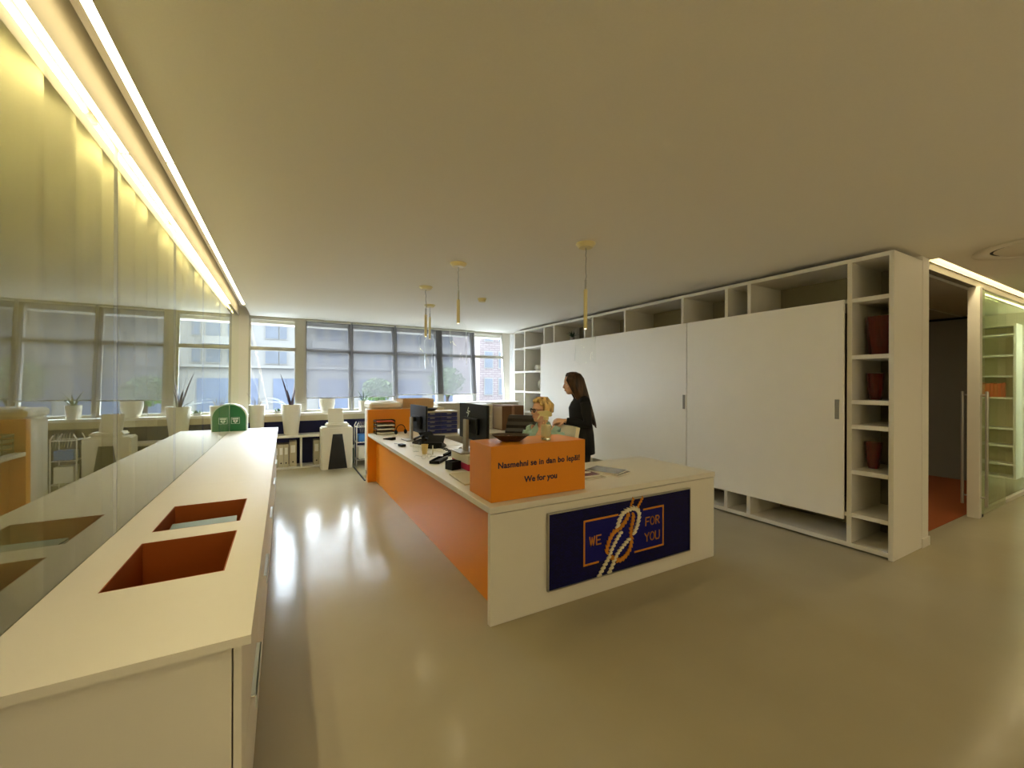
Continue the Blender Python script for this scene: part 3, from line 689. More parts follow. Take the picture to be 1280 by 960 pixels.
# magazines and pad beside the box
def magazine(loc, rz, wd, dp, th, col, label, spot=None):
    r = empty('magazine', loc, rz, label, 'magazine', 'printed matter beside the orange box')
    MB().box(-wd / 2, wd / 2, -dp / 2, dp / 2, 0, th - 0.0012).build('pages', paper, r)
    MB().box(-wd / 2 - 0.001, wd / 2 + 0.001, -dp / 2 - 0.001, dp / 2 + 0.001, th - 0.0012, th).build('cover', M('cover_%d_%d_%d' % col, col, 0.25, var=0.35, scale=14), r)
    if spot: MB().lathe([(spot[2], th), (spot[2], th + 0.0008)], (spot[0], spot[1], 0), n=18, sy=0.6).build('picture', paper, r)
    return r
magazine((2.13, 2.68, DT), 0.03, 0.33, 0.28, 0.010, (206, 198, 176), 'cream pad lying at the bottom against the orange box')
magazine((2.12, 2.71, DT + 0.0105), -0.03, 0.33, 0.22, 0.012, (128, 88, 96), 'mauve magazine with a white spot beside the orange box', (0.10, 0.0, 0.05))
magazine((2.465, 2.70, DT + 0.0004), 0.32, 0.22, 0.30, 0.012, (140, 136, 130), 'grey magazine, lower of the two at the right end')
magazine((2.45, 2.71, DT + 0.0128), 0.40, 0.21, 0.29, 0.010, (118, 116, 112), 'grey magazine, topmost of the two at the right end')
# ------------------------------------------------------------------ things on the long desk arm
def monitor(loc, rz, wd, ht, zbot, label, stand_off, base_z):
    """screen faces local +X; loc at the screen's lower edge centre"""
    r = empty('computer_monitor', loc, rz, label, 'monitor', 'computer monitors on the reception desk')
    z0 = zbot - loc[2]
    MB().box(-0.012, 0.012, -wd / 2, wd / 2, z0, z0 + ht, bev=0.004, seg=2).build('housing', black, r)
    b = MB(); b.box(0.012, 0.014, -wd / 2, wd / 2, z0, z0 + ht); b.build('bezel', greyplastic, r)
    MB().box(0.0138, 0.0150, -wd / 2 + 0.008, wd / 2 - 0.008, z0 + 0.012, z0 + ht - 0.008).build('screen', M('dark_screen', (18, 20, 26), 0.15), r)
    MB().box(-0.040, -0.012, -0.16, 0.16, z0 + 0.06, z0 + ht * 0.62, bev=0.008, seg=2).build('rear_bulge', black, r)
    MB().tube([(-0.04, 0, z0 + ht * 0.5), (stand_off, 0, z0 + ht * 0.5)], 0.03, 12).build('mount', black, r, smooth=40)
    sz = base_z - loc[2]
    MB().box(stand_off - 0.014, stand_off + 0.014, -0.038, 0.038, sz + 0.01, z0 + ht * 0.58, bev=0.004, seg=2).build('stand_column', greystand, r)
    MB().box(stand_off - 0.10, stand_off + 0.13, -0.13, 0.13, sz, sz + 0.012, bev=0.004, seg=2).build('stand_base', greystand, r)
    return r
m1 = monitor((1.545, 3.515, DT), 0.0, 0.63, 0.335, 0.985, 'black monitor seen from behind, on the white and pink box', -0.075, DT + 0.135)
# the mark on the back: four slanted bars forming two letters
mk = MB()
def bar(y0, z0, y1, z1, t=0.011):
    y0 *= 1; y1 *= 1
    d = Vector((y1 - y0, z1 - z0)).normalized(); n_ = Vector((-d.y, d.x)) * t / 2
    mk.prism([(y0 + n_.x, z0 + n_.y), (y1 + n_.x, z1 + n_.y), (y1 - n_.x, z1 - n_.y), (y0 - n_.x, z0 - n_.y)], 'x', -0.0140, -0.0120)
oy, oz = 0.085, 0.24 + 0.235
for seg in (((-0.004, 0.066), (0.020, 0.034)), ((0.026, 0.030), (-0.032, 0.026)), ((0.050, 0.014), (-0.010, 0.010)), ((-0.004, 0.010), (0.024, -0.026))):
    bar(oy + seg[0][0], oz + seg[0][1], oy + seg[1][0], oz + seg[1][1])
mk.build('maker_mark', aedwhite, m1)
m2 = monitor((1.60, 5.49, DT), 0.06, 0.62, 0.37, 0.84, 'black monitor seen from behind, farther one by the orange end panel', -0.10, DT)
# white and pink carton under the near monitor
cb_ = empty('carton', (1.40, 3.30, DT), 0, 'white carton with a pink lower band under the near monitor', 'box')
BX('lower_half', pink, cb_, 1.405, 1.72, 3.305, 3.70, DT, DT + 0.058, bev=0.003); BX('lid', potwhite, cb_, 1.40, 1.725, 3.30, 3.705, DT + 0.058, DT + 0.1345, bev=0.004)
# black pen pot / cube
bc_ = empty('note_holder', (1.325, 3.46, DT), 0.3, 'black square note holder in front of the pink carton', 'holder')
hb = MB(); hb.box(-0.05, 0.05, -0.05, 0.05, 0, 0.006); hb.box(-0.05, -0.044, -0.05, 0.05, 0.006, 0.075); hb.box(0.044, 0.05, -0.05, 0.05, 0.006, 0.075); hb.box(-0.044, 0.044, -0.05, -0.044, 0.006, 0.075); hb.box(-0.044, 0.044, 0.044, 0.05, 0.006, 0.075)
hb.build('shell', black, bc_); MB().box(-0.043, 0.043, -0.043, 0.043, 0.007, 0.06).build('notes', M('dark_notes', (54, 56, 60), 0.7), bc_)
# beige folder near the orange box
f_ = MB(); f_.box(-0.13, 0.16, -0.20, 0.20, 0, 0.012, bev=0.002); fo = f_.build('file_folder', beige, loc=(1.33, 3.05, DT), ); fo.rotation_euler = (0, 0, -0.06)
tag(fo, 'beige file folder lying on the desk beside the orange box', 'folder')
# tray with glasses, pen
ty = empty('pen_tray', (1.33, 3.86, DT), 0.9, 'black pen tray near the desk edge, open side up', 'tray')
tb = MB(); tb.box(-0.13, 0.13, -0.05, 0.05, 0, 0.006, bev=0.001); 
for q in ((-0.13, 0.13, -0.05, -0.046), (-0.13, 0.13, 0.046, 0.05), (-0.13, -0.126, -0.046, 0.046), (0.126, 0.13, -0.046, 0.046)): tb.box(q[0], q[1], q[2], q[3], 0.006, 0.028)
tb.build('tray', black, ty)
pe = empty('pen', (1.37, 3.84, DT + 0.032), 0.5, 'silver pen lying across the black pen tray', 'pen')
MB().tube([(-0.07, 0, 0), (0.06, 0, 0.012)], 0.0045, 8).build('barrel', chrome, pe, smooth=40); MB().cone((0.06, 0, 0.012), (0.073, 0, 0.0132), 0.0045, 0.001, 8).build('tip', black, pe)
# reading glasses: two lenses in thin rims with arms
gl = empty('reading_glasses', (1.27, 4.06, DT), 0.3, 'reading glasses with thin silver rims left on the desk', 'glasses')
for s in (-1, 1):
    MB().tube([(0.027 * math.cos(a) + s * 0.033, 0, 0.022 + 0.020 * math.sin(a)) for a in [2 * PI * k / 16 for k in range(17)]], 0.0016, 6).build('rim', chrome, gl)
    MB().tube([(s * 0.062, 0, 0.03), (s * 0.064, 0.10, 0.030), (s * 0.058, 0.135, 0.004)], 0.0018, 6).build('temple', chrome, gl)
# stapler
sl = empty('stapler', (1.52, 4.10, DT), 0.5, 'black stapler lying on papers behind the pen tray', 'stapler')
MB().box(-0.075, 0.075, -0.018, 0.018, 0, 0.010, bev=0.003).build('base', black, sl)
MB().prism([(-0.072, 0.012), (0.072, 0.022), (0.074, 0.040), (0.02, 0.046), (-0.07, 0.030)], 'y', -0.016, 0.016).build('lever', black, sl)
# tape dispenser
td = empty('tape_dispenser', (1.60, 3.98, DT), 0.8, 'black tape dispenser with a roll, behind the carton', 'dispenser')
MB().prism([(-0.075, 0), (0.075, 0), (0.082, 0.05), (0.062, 0.052), (0.03, 0.022), (-0.01, 0.022), (-0.055, 0.06), (-0.075, 0.045)], 'y', -0.03, 0.03).build('body', black, td)
MB().tube([(0.008 + 0.034 * math.cos(a), 0, 0.06 + 0.034 * math.sin(a)) for a in [2 * PI * k / 20 for k in range(21)]], 0.012, 8).build('tape_roll', greyplastic, td, smooth=50)
# sheets of paper
for k, (x, y, rz, lab) in enumerate(((1.80, 3.62, 0.2, 'white sheet under the near monitor, by the carton'), (1.75, 4.05, -0.3, 'white sheet behind the tape dispenser'), (1.62, 4.45, 0.12, 'white sheet in the middle of the desk arm'), (1.82, 4.90, -0.1, 'white sheet just before the far telephones'))):
    mb = MB()
    for q in range(3): mb.obox((0.004 * q, 0.003 * q, 0.001 + 0.0018 * q), (0.105, 0.148, 0.0006), Matrix.Rotation(0.05 * q, 3, 'Z'))
    o = mb.build('paper_sheets', paper, loc=(x, y, DT)); o.rotation_euler = (0, 0, rz); tag(o, lab, 'paper', 'loose sheets on the desk arm')
# holders at the edge
vase([(0.034, 0), (0.036, 0.004), (0.040, 0.115), (0.037, 0.115), (0.033, 0.008)], (1.285, 4.50, DT), clearglass, 'clear drinking glass at the desk edge', 'drinking_glass', 'glass')
cu_ = empty('paper_cup', (1.335, 4.34, DT), 0, 'pale yellow paper cup at the desk edge beside the drinking glass', 'cup')
MB().lathe([(0.026, 0), (0.038, 0.10), (0.040, 0.102), (0.036, 0.102), (0.024, 0.004)], n=20).build('cup', M('yellow_card', (226, 200, 132), 0.7), cu_, smooth=50)
MB().lathe([(0.0340, 0.07), (0.0355, 0.085), (0.001, 0.085)], n=20).build('coffee', M('pale_drink', (222, 170, 90), 0.3), cu_, smooth=50)
tg = empty('acrylic_stand', (1.36, 4.14, DT), -0.4, 'small clear acrylic card stand at the desk edge', 'stand')
MB().box(-0.03, 0.03, -0.025, 0.025, 0, 0.003).build('foot', clearglass, tg); MB().box(-0.03, 0.03, -0.002, 0.0005, 0.003, 0.12).build('plate', clearglass, tg); MB().box(-0.006, 0.006, -0.004, -0.0021, 0.02, 0.118).build('card', paper, tg)
# office telephones with handset and tilted panel
def phone(loc, rz, label, tilt=0.75):
    r = empty('desk_telephone', loc, rz, label, 'telephone', 'telephones on the desk arm')
    MB().prism([(-0.10, 0), (0.10, 0), (0.10, 0.02), (-0.06, 0.075), (-0.10, 0.07)], 'x', -0.11, 0.11).build('base', black, r)
    mt = Matrix.Rotation(tilt, 3, 'X')
    MB().obox((0.02, -0.03, 0.105), (0.10, 0.055, 0.006), mt, 0.003).build('display', black, r)
    MB().tube([(-0.085, -0.10, 0.105), (-0.085, -0.075, 0.112), (-0.085, 0.06, 0.068), (-0.085, 0.085, 0.05)], [0.017, 0.014, 0.014, 0.018], 10).build('handset', black, r, smooth=50)
    kb = MB()
    for i in range(4):
        for j in range(3): kb.obox((0.0 + 0.028 * j, 0.005 + 0.022 * i, 0.054 - 0.0076 * i), (0.009, 0.007, 0.003), Matrix.Rotation(-0.33, 3, 'X'))
    kb.build('keypad', greyplastic, r)
    return r
phone((1.56, 5.10, DT), math.radians(20), 'black desk telephone with raised display in front of the far monitor')
phone((1.58, 4.72, DT), math.radians(-35), 'black desk telephone nearer the camera, behind the cups')
# headset and card reader near the tray stack
hs = empty('headset', (1.50, 6.05, DT), 0.3, 'black headset left near the letter trays', 'headset')
MB().tube([(0.075 * math.cos(a), 0, 0.075 + 0.08 * math.sin(a)) for a in [PI * k / 14 for k in range(15)]], 0.006, 8).build('headband', black, hs)
for s in (-1, 1): MB().lathe([(0.001, -0.012), (0.03, -0.010), (0.034, 0), (0.03, 0.010), (0.001, 0.012)], n=16).build('ear_cushion', black, hs, loc=(s * 0.078, 0, 0.05)).rotation_euler = (0, PI / 2, 0)
cr = empty('card_reader', (1.25, 5.66, DT), 0.5, 'small black card terminal near the desk edge', 'terminal')
MB().prism([(-0.08, 0), (0.08, 0), (0.08, 0.014), (-0.04, 0.034), (-0.08, 0.034)], 'x', -0.04, 0.04).build('shell', black, cr); MB().obox((0, -0.055, 0.036), (0.03, 0.018, 0.001), Matrix.Rotation(0, 3, 'X')).build('display', greyplastic, cr)
ad = empty('power_adapter', (1.25, 4.98, DT), 0.2, 'small black power adapter on the desk with cable', 'adapter')
MB().box(-0.03, 0.03, -0.05, 0.05, 0, 0.03, bev=0.005, seg=2).build('brick', black, ad); MB().tube([(0, 0.05, 0.012), (0.03, 0.12, 0.006), (0.04, 0.16, 0.006), (0.02, 0.26, 0.006)], 0.003, 6).build('lead', black, ad)
for lab, pts, m in (('white cable looping across the desk arm', [(1.40, 5.05, 0.005), (1.34, 4.92, 0.005), (1.42, 4.78, 0.005), (1.38, 4.62, 0.005), (1.50, 4.52, 0.005), (1.66, 4.6, 0.005)], paper),
                    ('black coiled cable hanging between telephone and carton', [(1.60 + 0.02 * math.cos(2.4 * k) , 4.60 - 0.02 * k, 0.022 + 0.014 * math.sin(2.4 * k)) for k in range(22)], black)):
    mb = MB(); P = [Vector(p) for p in pts]; dense = []
    for i in range(len(P) - 1):
        p0, p1, p2, p3 = P[max(i - 1, 0)], P[i], P[i + 1], P[min(i + 2, len(P) - 1)]
        for k in range(6):
            u = k / 6.0; dense.append(0.5 * ((2 * p1) + (p2 - p0) * u + (2 * p0 - 5 * p1 + 4 * p2 - p3) * u * u + (3 * p1 - p0 - 3 * p2 + p3) * u ** 3))
    dense.append(P[-1]); base = dense[0].copy()
    mb.tube([p - Vector((base.x, base.y, 0)) for p in dense], 0.004, 6)
    tag(mb.build('cable', m, loc=(base.x, base.y, DT), smooth=60), lab, 'cable')
# letter trays by the orange end panel
lt = empty('letter_trays', (1.33, 6.36, DT), 0, 'stack of dark letter trays against the orange end panel', 'trays')
for k in range(4):
    z = 0.004 + 0.058 * k; mb = MB(); mb.box(-0.14, 0.14, -0.11, 0.11, z, z + 0.004)
    mb.box(-0.14, -0.136, -0.11, 0.11, z + 0.004, z + 0.030); mb.box(0.136, 0.14, -0.11, 0.11, z + 0.004, z + 0.030); mb.box(-0.136, 0.136, 0.106, 0.11, z + 0.004, z + 0.030)
    mb.build('tray', M('smoke_tray', (58, 40, 30), 0.35) if k < 1 else bpy.data.materials['smoke_tray'], lt)
ps = MB()
for sx in (-1, 1):
    for sy in (-1, 1): ps.box(sx * 0.134 - 0.003, sx * 0.134 + 0.003, sy * 0.10 - 0.003, sy * 0.10 + 0.003, 0.0, 0.182)
ps.build('supports', black, lt)
for k in range(3):
    z = 0.009 + 0.058 * k
    o = MB().box(-0.125, 0.128, -0.112, 0.09, 0, 0.018, bev=0.002).build('paper_stack', paper, loc=(1.33, 6.36, DT + z)); tag(o, ['paper stack in the lowest letter tray', 'paper stack in the second letter tray from below', 'paper stack in the third letter tray from below'][k], 'paper', 'paper in the letter trays')
o = MB().box(-0.12, 0.12, -0.105, 0.09, 0, 0.010, bev=0.002).build('folder', M('red_orange_folder', (206, 84, 40), 0.6), loc=(1.33, 6.36, DT + 0.183)); tag(o, 'red orange folder on top of the letter trays', 'folder')

# ------------------------------------------------------------------ copier and cupboards behind
cp = empty('copier', (1.14, 6.64, 0), 0, 'white copier with rounded lid behind the orange end panel', 'copier')
BX('body', potwhite, cp, 1.18, 1.655, 6.64, 7.18, 0.06, 1.09, bev=0.02); BX('scanner_lid', potwhite, cp, 1.165, 1.665, 6.63, 7.19, 1.095, 1.205, bev=0.03); BX('output_slot', black, cp, 1.24, 1.60, 6.636, 6.645, 0.80, 0.90)
BX('base', black, cp, 1.20, 1.64, 6.67, 7.15, 0.0, 0.06)
pa = MB(); 
for q in range(3): pa.obox((0.02 * q, 0.01 * q, 0.002 + 0.004 * q), (0.10, 0.14, 0.002), Matrix.Rotation(0.4 * q, 3, 'Z'))
tag(pa.build('paper_sheets', paper, loc=(1.43, 6.92, 1.207)), 'loose white sheets on top of the copier', 'paper')
cs = empty('low_cupboard', (1.68, 6.68, 0), 0, 'beige low cupboard behind the orange end panel, with a carton on it', 'cupboard')
BX('carcass', beige, cs, 1.68, 2.40, 6.70, 7.20, 0.0, 1.10, bev=0.003)
for a, b in ((1.69, 2.035), (2.045, 2.39)):
    d = BX('door', beige, cs, a, b, 6.682, 6.70, 0.05, 1.08, bev=0.002); BX('handle', steel, d, b - 0.05 if a < 2 else a + 0.04, b - 0.04 if a < 2 else a + 0.05, 6.668, 6.682, 0.60, 0.75)
cx_ = empty('cardboard_box', (1.70, 6.72, 1.10), 0, 'flat open cardboard box on the low cupboard', 'box')
b_ = MB(); b_.box(1.70, 2.22, 6.72, 7.18, 1.102, 1.106); b_.box(1.70, 1.705, 6.72, 7.18, 1.106, 1.245); b_.box(2.215, 2.22, 6.72, 7.18, 1.106, 1.245); b_.box(1.705, 2.215, 6.72, 6.725, 1.106, 1.245); b_.box(1.705, 2.215, 7.175, 7.18, 1.106, 1.245)
b_.build('tray', card, cx_, world=True); BX('lining', M('pink_paper', (222, 186, 156), 0.8), cx_, 1.76, 2.12, 6.727, 6.74, 1.19, 1.262)
# back desk with organiser
bd_ = empty('back_desk', (1.74, 5.70, 0), 0, 'white back desk behind the counter, holding the blue drawer unit', 'desk')
# it runs from behind the counter arm towards the shelving wall
BX('worktop', white, bd_, 1.99, 3.72, 5.72, 6.46, DT - 0.03, DT - 0.0012, bev=0.002)
for x, y in ((2.06, 5.76), (3.66, 5.76), (2.06, 6.38), (3.66, 6.38)): BX('leg', steel, bd_, x, x + 0.04, y, y + 0.04, 0.0, DT - 0.03)
BX('modesty_panel', white, bd_, 2.10, 3.66, 6.36, 6.378, 0.25, DT - 0.03)
og = empty('drawer_organiser', (1.79, 5.9, DT), 0, 'beige desktop organiser with ten navy drawers behind the far monitor', 'organiser')
OX0, OX1, OY0, OY1, OZ0, OZ1 = 1.79, 2.335, 5.90, 6.22, DT + 0.0006, DT + 0.345
BX('case', beige, og, OX0, OX1, OY0, OY1, OZ0, OZ1, bev=0.003)
for c_ in range(2):
    for k in range(5):
        xa = OX0 + 0.012 + c_ * 0.262; za = OZ0 + 0.014 + k * 0.063
        d = BX('drawer', navydraw, og, xa, xa + 0.257, OY0 - 0.012, OY0, za, za + 0.056, bev=0.002); BX('handle', steel, d, xa + 0.09, xa + 0.16, OY0 - 0.018, OY0 - 0.012, za + 0.036, za + 0.048)
vase([(0.05, 0), (0.10, 0.025), (0.11, 0.035), (0.10, 0.035), (0.05, 0.01)], (1.95, 6.05, OZ1 + 0.001), black, 'flat black dish on top of the drawer organiser', 'dish', 'dish')
# white pigeonhole rack and brown carton on the back desk
pg = empty('pigeonhole_rack', (2.72, 6.12, DT), 0, 'white pigeonhole rack on the back desk beside the brown carton', 'rack')
for x in (2.70, 3.02): BX('side', white, pg, x, x + 0.03, 6.14, 6.44, DT, DT + 0.42)
for z in (0.0, 0.20, 0.39): BX('shelf', white, pg, 2.73, 3.02, 6.14, 6.44, DT + z, DT + z + 0.03)
BX('back', beige, pg, 2.73, 3.02, 6.43, 6.44, DT + 0.03, DT + 0.39)
bb = empty('brown_carton', (3.09, 5.86, DT), 0, 'tall brown carton standing at the right end of the back desk', 'box')
BX('carton', brownbox, bb, 3.09, 3.50, 5.88, 6.30, DT + 0.004, DT + 0.40, bev=0.004); BX('tape', M('brown_tape', (150, 112, 76), 0.35), bb, 3.27, 3.32, 5.876, 6.304, DT + 0.001, DT + 0.403)
BX('lid_flap', M('grey_brown_card', (176, 158, 140), 0.8), bb, 3.085, 3.09, 5.88, 6.30, DT + 0.02, DT + 0.39)
# low sideboard under the windows
sd = empty('sideboard', (2.60, 7.6, 0), 0, 'long beige sideboard under the right hand windows', 'sideboard')
BX('carcass', beige, sd, 2.60, 4.40, 7.62, 8.05, 0.0, 1.10, bev=0.003)
for k in range(4):
    xa = 2.61 + 0.448 * k; d = BX('door', M('sideboard_door', (178, 168, 142), 0.55) if k == 0 else bpy.data.materials['sideboard_door'], sd, xa, xa + 0.434, 7.60, 7.62, 0.06, 1.085, bev=0.002)
    BX('handle', steel, d, xa + 0.33, xa + 0.345, 7.585, 7.60, 0.72, 0.86)
BX('top', white, sd, 2.58, 4.42, 7.59, 8.06, 1.10, 1.125, bev=0.002)

# ------------------------------------------------------------------ window bench on the left, planters, kiosk
bn = empty('window_bench', (-0.58, 8.13, 0), 0, 'long white low bench shelf under the left windows', 'bench')
BX('top', white, bn, -0.60, 1.0, 8.13, 8.50, 0.545, 0.584, bev=0.002); BX('base', white, bn, -0.60, 1.0, 8.14, 8.50, 0.0, 0.029, bev=0.001)
for x in (-0.60, -0.19, 0.255, 0.97): BX('upright', white, bn, x, x + 0.03, 8.14, 8.50, 0.029, 0.545)
BX('back', navy, bn, -0.57, 0.97, 8.49, 8.50, 0.03, 0.545)
bx_ = [(-0.155, 8.20, 0.075, 0.40, 'first'), (-0.078, 8.20, 0.075, 0.40, 'second'), (-0.001, 8.20, 0.075, 0.40, 'third'), (0.085, 8.222, 0.115, 0.44, 'wide'), (0.47, 8.20, 0.10, 0.44, 'right')]
wh = ['cream box file, first from the left in the bench compartment', 'cream box file, second from the left in the bench compartment', 'cream box file, third from the left in the bench compartment', 'wider cream box file set back, fourth in the bench compartment', 'cream box file in the right bench compartment beside the kiosk']
for (x, y, wd, h, _), lab in zip(bx_, wh):
    r = empty('box_file', (x, y, 0.03), 0, lab, 'file', 'box files in the window bench')
    MB().box(0, wd, 0, 0.26, 0, h, bev=0.003).build('case', beige, r); MB().box(wd * 0.2, wd * 0.8, -0.0012, 0, h * 0.55, h * 0.85).build('spine_card', paper, r); MB().lathe([(0.012, 0), (0.012, 0.0015)], n=14).build('finger_hole', black, r, loc=(wd / 2, -0.0004, h * 0.18)).rotation_euler = (PI / 2, 0, 0)
def planter(x, y, z, h, rt, rb, label):
    r = empty('tall_planter', (x, y, z), 0, label, 'plant', 'tall planters under the left windows')
    MB().lathe([(rb, 0), (rt, h), (rt - 0.02, h), (rt - 0.03, h - 0.05), (rb * 0.5, h - 0.06)], n=4 * 8, cap=True).build('pot', potwhite, r, smooth=40)
    MB().lathe([(rt - 0.028, h - 0.05), (rt * 0.5, h - 0.035), (0.001, h - 0.03)], n=24).build('soil', soil, r, smooth=60)
    return r
p1 = planter(0.115, 8.28, 0.585, 0.535, 0.163, 0.112, 'tall white planter with spiky purple leaves on the window bench')
lf = MB()
for az, L, ln, cu in ((2.4, 0.62, 0.30, 0.12), (3.0, 0.50, 0.12, 0.05), (0.4, 0.46, 0.05, 0.05), (1.0, 0.36, 0.16, 0.1), (5.6, 0.30, 0.1, 0.2), (4.0, 0.32, 0.2, 0.2)): blade(lf, (0.02 * math.cos(az), 0.02 * math.sin(az), 0.50), az, L, ln, 0.028, 6, cu)
lf.build('upright_leaves', leaf_p, p1)
lf = MB()
for az, L, ln, cu in ((2.9, 0.55, 0.85, 1.0), (3.3, 0.50, 0.7, 1.2), (3.7, 0.42, 0.8, 1.4), (2.5, 0.45, 1.0, 0.9), (0.2, 0.22, 0.8, 1.0), (3.1, 0.60, 1.1, 0.7)): blade(lf, (0.02 * math.cos(az), 0.02 * math.sin(az), 0.49), az, L, ln, 0.010, 8, cu)
lf.build('arching_leaves', leaf_d, p1)
p2 = planter(-0.405, 8.30, 0.585, 0.535, 0.125, 0.095, 'tall white planter with thin twigs behind the green case')
lf = MB(); rnd = random.Random(9)
for k in range(9):
    az = rnd.uniform(0, 6.28); L = rnd.uniform(0.12, 0.30); ln = rnd.uniform(0.1, 0.7)
    a = (0.03 * math.cos(az), 0.03 * math.sin(az), 0.50); b = (a[0] + L * math.sin(ln) * math.cos(az), a[1] + L * math.sin(ln) * math.sin(az), 0.50 + L * math.cos(ln))
    lf.tube([a, ((a[0] + b[0]) / 2 + 0.01, (a[1] + b[1]) / 2, (a[2] + b[2]) / 2 + 0.01), b], [0.004, 0.003, 0.0015], 6)
lf.build('twigs', M('twig', (132, 116, 80), 0.8), p2)
s1 = empty('sill_pot', (0.71, 8.415, 0.965), 0, 'round white pot on the sill behind the white kiosk', 'pot', 'pots on the window sill')
MB().lathe([(0.09, 0), (0.105, 0.02), (0.135, 0.14), (0.138, 0.25), (0.125, 0.25), (0.12, 0.14), (0.05, 0.03)], n=28).build('pot', potwhite, s1, smooth=50)
MB().lathe([(0.122, 0.22), (0.001, 0.23)], n=20).build('soil', soil, s1)
s2 = empty('sill_pot', (1.36, 8.415, 0.965), 0, 'pale pot with an arching green plant on the sill by the copier', 'pot', 'pots on the window sill')
MB().lathe([(0.075, 0), (0.095, 0.20), (0.09, 0.20), (0.06, 0.03)], n=24).build('pot', potwhite, s2, smooth=50)
lf = MB()
for k in range(16):
    az = rnd.uniform(0, 6.28); blade(lf, (0.02 * math.cos(az), 0.02 * math.sin(az), 0.17), az, rnd.uniform(0.16, 0.34), rnd.uniform(0.2, 0.9), 0.012, 6, rnd.uniform(0.4, 1.2))
lf.build('leaves', leaf_g, s2)
s3 = empty('sill_pot', (-0.10, 8.42, 0.965), 0, 'low dish of small green plants on the sill between the two tall planters', 'pot', 'pots on the window sill')
MB().lathe([(0.06, 0), (0.075, 0.04), (0.07, 0.04), (0.05, 0.01)], n=20).build('dish', greyplastic, s3, smooth=50)
lf = MB()
for k in range(18):
    az = rnd.uniform(0, 6.28); blade(lf, (0.04 * math.cos(az * 3), 0.04 * math.sin(az * 3), 0.03), az, rnd.uniform(0.05, 0.09), rnd.uniform(0.2, 1.1), 0.012, 4, 0.5)
lf.build('leaves', leaf_g, s3)
# kiosk stand with tapered black front
ks = empty('kiosk_stand', (0.82, 7.77, 0), 0, 'white kiosk stand with a tapered black front panel near the windows', 'stand')
mb = MB(); mb.box(0.56, 1.078, 7.77, 8.10, 0.0, 0.735); bmesh.ops.bevel(mb.bm, geom=[e for e in mb.bm.edges if abs(e.verts[0].co.z - e.verts[1].co.z) > 0.3 or min(v.co.z for v in e.verts) > 0.7], offset=0.02, segments=3, affect='EDGES')
mb.build('body', potwhite, ks, world=True, smooth=30)
MB().prism([(0.672, 0.004), (0.985, 0.004), (0.903, 0.612), (0.747, 0.612)], 'y', 7.762, 7.77).build('front_panel', M('black_panel', (22, 22, 24), 0.5, var=0.2), ks, world=True)
dv = empty('desktop_scanner', (0.82, 7.93, 0.735), 0, 'white device with an upright tray on top of the kiosk stand', 'scanner')
mb = MB(); mb.box(0.64, 1.02, 7.80, 8.06, 0.736, 0.80); bmesh.ops.bevel(mb.bm, geom=list(mb.bm.edges), offset=0.022, segments=3, affect='EDGES'); mb.build('base', potwhite, dv, world=True, smooth=30)
mb = MB(); mb.loft([[(0.685, 7.90, 0.80), (0.945, 7.90, 0.80), (0.945, 7.935, 0.80), (0.685, 7.935, 0.80)], [(0.68, 7.97, 1.05), (0.925, 7.97, 1.05), (0.925, 8.0, 1.05), (0.68, 8.0, 1.05)]])
bmesh.ops.bevel(mb.bm, geom=list(mb.bm.edges), offset=0.008, segments=2, affect='EDGES'); mb.build('upright_tray', potwhite, dv, world=True)
# wire rack with bins behind the counter end
wr = empty('wire_rack', (1.18, 8.0, 0), 0, 'white wire rack standing between the kiosk and the orange end panel', 'rack')
mb = MB()
for x in (1.16, 1.42):
    for y in (7.90, 8.16): mb.tube([(x, y, 0), (x, y, 0.72), (x + (0.03 if x < 1.3 else -0.03), y, 0.78)], 0.009, 8)
for z in (0.10, 0.42, 0.70):
    mb.tube([(1.16, 7.90, z), (1.42, 7.90, z)], 0.006, 6); mb.tube([(1.16, 8.16, z), (1.42, 8.16, z)], 0.006, 6); mb.tube([(1.16, 7.90, z), (1.16, 8.16, z)], 0.006, 6); mb.tube([(1.42, 7.90, z), (1.42, 8.16, z)], 0.006, 6)
    for k in range(5): mb.tube([(1.19 + 0.05 * k, 7.90, z), (1.19 + 0.05 * k, 8.16, z)], 0.003, 6)
mb.build('frame', paper, wr, world=True)
mb = MB()
for k in range(7): mb.tube([(1.17 + 0.035 * k, 7.90 + 0.03 * (k % 3), 0.72), (1.20 + 0.03 * k, 7.92, 0.80), (1.24 + 0.03 * k, 7.95, 0.60)], 0.004, 6)
mb.build('hooks', chrome, wr, world=True)
o = MB().box(1.20, 1.40, 7.93, 8.13, 0.43, 0.56, bev=0.006).build('blue_crate', M('blue_plastic', (40, 108, 176), 0.45)); tag(o, 'small blue crate on the middle shelf of the wire rack', 'crate')
o = MB().box(1.20, 1.40, 7.93, 8.13, 0.11, 0.34, bev=0.006).build('white_carton', paper); tag(o, 'white carton on the bottom shelf of the wire rack', 'box')
cn = empty('canister', (1.12, 8.26, 0), 0, 'green canister with a white lid on the floor beside the kiosk', 'canister')
MB().lathe([(0.07, 0), (0.07, 0.26), (0.05, 0.28)], n=20).build('body', M('green_can', (60, 104, 78), 0.4), cn, smooth=40); MB().lathe([(0.05, 0.28), (0.05, 0.33), (0.02, 0.34)], n=20).build('lid', paper, cn, smooth=40)
struct(MB().box(1.085, 1.105, 6.62, 7.76, 0.0, 0.012).build('trim_floor', black))

